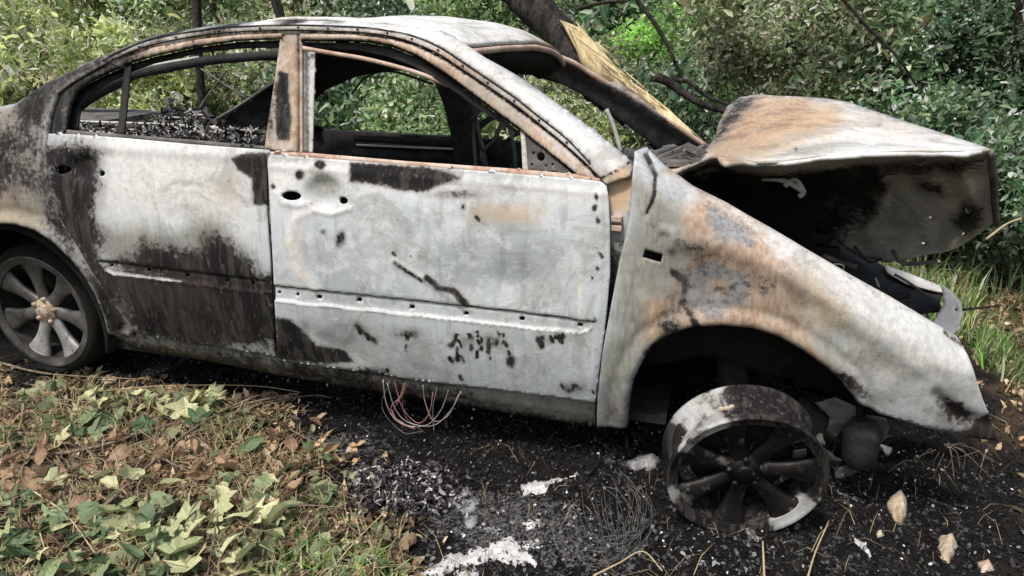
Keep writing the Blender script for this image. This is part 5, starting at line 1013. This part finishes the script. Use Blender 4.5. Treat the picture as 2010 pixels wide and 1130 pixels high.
for P, r_, lb, mk, lift in TW:
    P = np.array(P, float)
    if lift is None: c = curve3(P, 1.15 if P[0, 1] > 500 else 1.5)
    else:
        q = atZ(P[:, 0], P[:, 1], .03); gz = ground_h(q[:, 0], q[:, 1])+lift*.6; c = spline(np.array([atZ(a, b, float(z_)) for (a, b), z_ in zip(P, gz)]), 6)
    t = MB().tube(c, np.linspace(r_, r_*.55, len(c)), 6); o = mesh_obj('stick', t.v, t.f, M[mk], None, origin=c[0]); tag(o, lb, 'stick')
tr_ = random.Random(12)
for i in range(34):
    x, y = tr_.uniform(-10, 640), tr_.uniform(790, 1120); a = tr_.uniform(-.9, .5) if tr_.random() < .7 else tr_.uniform(0, PI); L_q = tr_.uniform(50, 190)
    P = np.array([(x, y), (x+L_q*.5*math.cos(a), y+L_q*.5*math.sin(a)+tr_.uniform(-9, 9)), (x+L_q*math.cos(a), y+L_q*math.sin(a))]); q = atZ(P[:, 0], P[:, 1], .03); gz = ground_h(q[:, 0], q[:, 1])+tr_.uniform(.02, .045)
    c = spline(np.array([atZ(a_, b_, float(z_)) for (a_, b_), z_ in zip(P, gz)]), 5); t = MB().tube(c, np.linspace(1, .5, len(c))*tr_.uniform(.0016, .0038), 5); dk = i % 2
    o = mesh_obj('twig', t.v, t.f, M['bark' if dk else 'twig'], None, origin=c[0]); tag(o, 'thin dark twig lying loose over the leaf litter' if dk else 'thin tan twig lying loose over the leaf litter', 'twig', 'dark twigs in the litter' if dk else 'tan twigs in the litter')
# fan of dry roots before the wing tip
t = MB(); c0 = atZ(1865, 872, .10)
for a in np.linspace(-1.3, 1.3, 11):
    a += R_.uniform(-.12, .12); L_q = R_.uniform(.35, 1.1); e = atZ(1865+110*L_q*math.sin(a), 890+75*L_q*math.cos(a), .015); t.tube(spline([c0+RNG.normal(size=3)*.006, (c0+e)/2+[R_.uniform(-.02, .02), 0, R_.uniform(.0, .035)], e], 4), .0011, 4)
o = t.build('dry_plant', M['twig'], None, origin=c0); tag(o, 'spindly dry plant fanned over black soil below the wing tip', 'plant')

# ---- ash, foam and slag pieces
def chunk(name, outline, m_, label, cat, h=.02, lift=.0, step=8, rough_=1.0):
    if cat == 'ash': h *= .45; step = min(step, 5)
    out = dense(outline, step); rg = np.random.default_rng(int(outline[0][0])); out = out+rg.normal(size=out.shape)*step*(.6 if cat == 'ash' else .3)
    lo, hi = out.min(0), out.max(0); gx_, gy_ = np.meshgrid(np.arange(lo[0], hi[0], step), np.arange(lo[1], hi[1], step)); gx_, gy_ = gx_.ravel()+rg.uniform(-2, 2, gx_.size), gy_.ravel()+rg.uniform(-2, 2, gx_.size)
    k_ = inside(gx_, gy_, out); k_ &= dline(gx_, gy_, out, True) > step*.4; Q = out.tolist()+np.stack([gx_[k_], gy_[k_]], 1).tolist()
    r = delaunay_2d_cdt([Vector(p) for p in Q], [(i, (i+1) % len(out)) for i in range(len(out))], [], 0, 1e-5)
    V2 = np.array([tuple(v) for v in r[0]]); T = np.array([tuple(f) for f in r[2]]); c_ = V2[T].mean(1); T = T[inside(c_[:, 0], c_[:, 1], out)]
    W = atZ(V2[:, 0], V2[:, 1], .01); g0 = ground_h(W[:, 0], W[:, 1]); e_ = np.clip(dline(V2[:, 0], V2[:, 1], out, True)/(step*2.2), 0, 1)
    W[:, 2] = g0+lift+.002+h*e_*(.45+rough_*fbm(V2[:, 0]/(16 if rough_ < 2 else 9), V2[:, 1]/(16 if rough_ < 2 else 9), 0*V2[:, 0], 3, int(outline[0][1])))
    o = mesh_obj(name, W, T, m_, None, origin=W.mean(0), solid=.008); 
    return tag(o, label, cat)
chunk('ash_sheet', [(815, 1125), (850, 1100), (880, 1075), (930, 1072), (960, 1068), (985, 1052), (1010, 1055), (1030, 1075), (1050, 1092), (1055, 1105), (1020, 1100), (985, 1098), (950, 1100), (900, 1110), (870, 1130)], M['ash'], 'broad crusty white ash sheet at the bottom of the photo', 'ash', .02)
chunk('ash_sheet', [(900, 1112), (935, 1110), (950, 1135), (900, 1140)], M['ash'], 'small white ash patch cut by the bottom edge', 'ash', .015)
chunk('ash_sheet', [(1022, 950), (1040, 942), (1062, 944), (1095, 938), (1135, 932), (1110, 942), (1080, 950), (1055, 966), (1035, 962)], M['ash'], 'thin white ash sliver with a long tail, right of the rubbish heap', 'ash', .015, step=5)
chunk('ash_sheet', [(1025, 1060), (1055, 1055), (1056, 1072), (1030, 1076)], M['ash'], 'little white ash scrap just above the broad sheet', 'ash', .012, step=5)
chunk('ash_sheet', [(1030, 1020), (1062, 1018), (1058, 1030), (1034, 1032)], M['ash'], 'tiny white ash flake left of the wire tangle', 'ash', .01, step=5)
chunk('ash_sheet', [(740, 975), (770, 958), (798, 952), (800, 964), (784, 985), (765, 993), (738, 988)], M['ash'], 'bright white scrap at the left of the rubbish heap', 'ash', .03, .02, 6)
chunk('burnt_foam', [(812, 925), (832, 920), (858, 934), (882, 950), (874, 960), (850, 956), (830, 950)], M['beige'], 'tan charred foam piece on top of the rubbish heap', 'foam', .045, .02, 5)
hs = np.random.default_rng(77); nh = 2600; hc = atZ(795, 965, .02); u_ = hs.normal(size=(nh, 3))*[.075, .05, .03]; u_[:, 2] = np.abs(u_[:, 2]); hp = hc+u_
V, Fc, cc = leaf_cloud(hp, .02, palette(nh, [(.012, .011, .012), (.03, .027, .028), (.08, .075, .078), (.02, .018, .02), (.20, .18, .18), (.50, .46, .45)], None, hs), .5, .1, .6, hs)
o = mesh_obj('rubbish_heap', V, Fc, M['grit'], None, {'leaf_colour': cc}, False, origin=hc); tag(o, 'crumpled black heap of burnt rubbish with grey flakes, left of centre foreground', 'debris', None, 'stuff')
chunk('grey_slag', [(888, 962), (915, 955), (940, 968), (945, 990), (925, 1000), (900, 1002), (882, 990)], M['greyash'], 'rounded grey slag lump right of the rubbish heap', 'slag', .03, 0, 6)
chunk('grey_slag', [(910, 1002), (940, 998), (938, 1020), (915, 1028)], M['greyash'], 'smaller grey slag piece just below the rounded one', 'slag', .025, 0, 6)
chunk('ash_sheet', [(862, 972), (890, 960), (885, 985), (865, 988)], M['ash'], 'pale ash strip between the rubbish heap and the slag', 'ash', .015, 0, 5)
chunk('ash_sheet', [(940, 1022), (965, 1030), (985, 1040), (975, 1048), (950, 1040)], M['greyash'], 'greyish ash scrap above the broad white sheet', 'ash', .015, 0, 5)
chunk('grey_slag', [(1225, 902), (1262, 880), (1300, 895), (1290, 915), (1245, 920)], M['greyash'], 'grey ash pile left of the bare wheel', 'slag', .025, 0, 6)
chunk('foam_lump', [(1742, 965), (1755, 948), (1775, 942), (1788, 960), (1785, 990), (1768, 1004), (1752, 985)], M['beige'], 'cream foam lump on black soil right of the bare wheel', 'foam', .05, 0, 5)
chunk('paper_scrap', [(1674, 1040), (1684, 1046), (1700, 1055), (1712, 1072), (1712, 1082), (1698, 1070), (1682, 1058)], M['ash'], 'narrow torn white scrap at lower right of the wheel', 'scrap', .015, 0, 4)
chunk('foam_lump', [(1722, 1026), (1738, 1024), (1738, 1038), (1724, 1040)], M['beige'], 'tiny tan lump above the torn white scrap', 'foam', .02, 0, 4)
chunk('foam_lump', [(1850, 1020), (1880, 1010), (1890, 1040), (1870, 1075), (1850, 1060)], M['beige'], 'tan lump in the lower right corner area', 'foam', .03, 0, 6)
chunk('foam_lump', [(1925, 1070), (1950, 1062), (1962, 1085), (1935, 1095)], M['rusty'], 'reddish brown lump near the lower right corner', 'foam', .03, 0, 6)
chunk('slag', [(1462, 1030), (1480, 1048), (1500, 1055), (1490, 1060), (1468, 1052)], M['greyash'], 'curved grey shard directly under the bare wheel', 'slag', .02, 0, 5)
chunk('ash_sheet', [(1645, 952), (1690, 962), (1700, 970), (1660, 962)], M['greyash'], 'thin grey strip between the wheel and the cream foam lump', 'ash', .01, 0, 4)
# ---- tangle of steel tyre wire
wt = MB(); rw = random.Random(4)
for i in range(34):
    cx, cy = 1190+rw.uniform(-18, 18), 1010+rw.uniform(-20, 20); rx_, ry_ = rw.uniform(35, 84), rw.uniform(30, 88); a0 = rw.uniform(-1.6, .2); a1 = a0+rw.uniform(1.2, 3.2)
    P = [(cx+rx_*math.cos(a), cy+ry_*math.sin(a)) for a in np.linspace(a0, a1, 9)]; P = np.array(P); q = atZ(P[:, 0], P[:, 1], .02)
    q = np.array([atZ(a, b, float(ground_h(p_[0], p_[1]))+.012+.018*rw.random()) for (a, b), p_ in zip(P, q)]); wt.tube(spline(q+np.random.default_rng(i).normal(size=q.shape)*[.004, .004, .003], 3), .0011, 4)
for i in range(14):
    x = rw.uniform(1120, 1210); P = np.array([(x, rw.uniform(930, 980)), (x+rw.uniform(5, 25), 1020), (x+rw.uniform(10, 60), rw.uniform(1060, 1100))]); q = atZ(P[:, 0], P[:, 1], .03); wt.tube(spline(q, 4), .0010, 4)
o = wt.build('wire_tangle', M['greywire'], None, origin=atZ(1190, 1010, 0)); tag(o, 'tangle of grey steel tyre wire lying left of the bare wheel', 'wire')
print('TRIS approx', sum(len(o.data.polygons) for o in bpy.data.objects if o.type == 'MESH'))
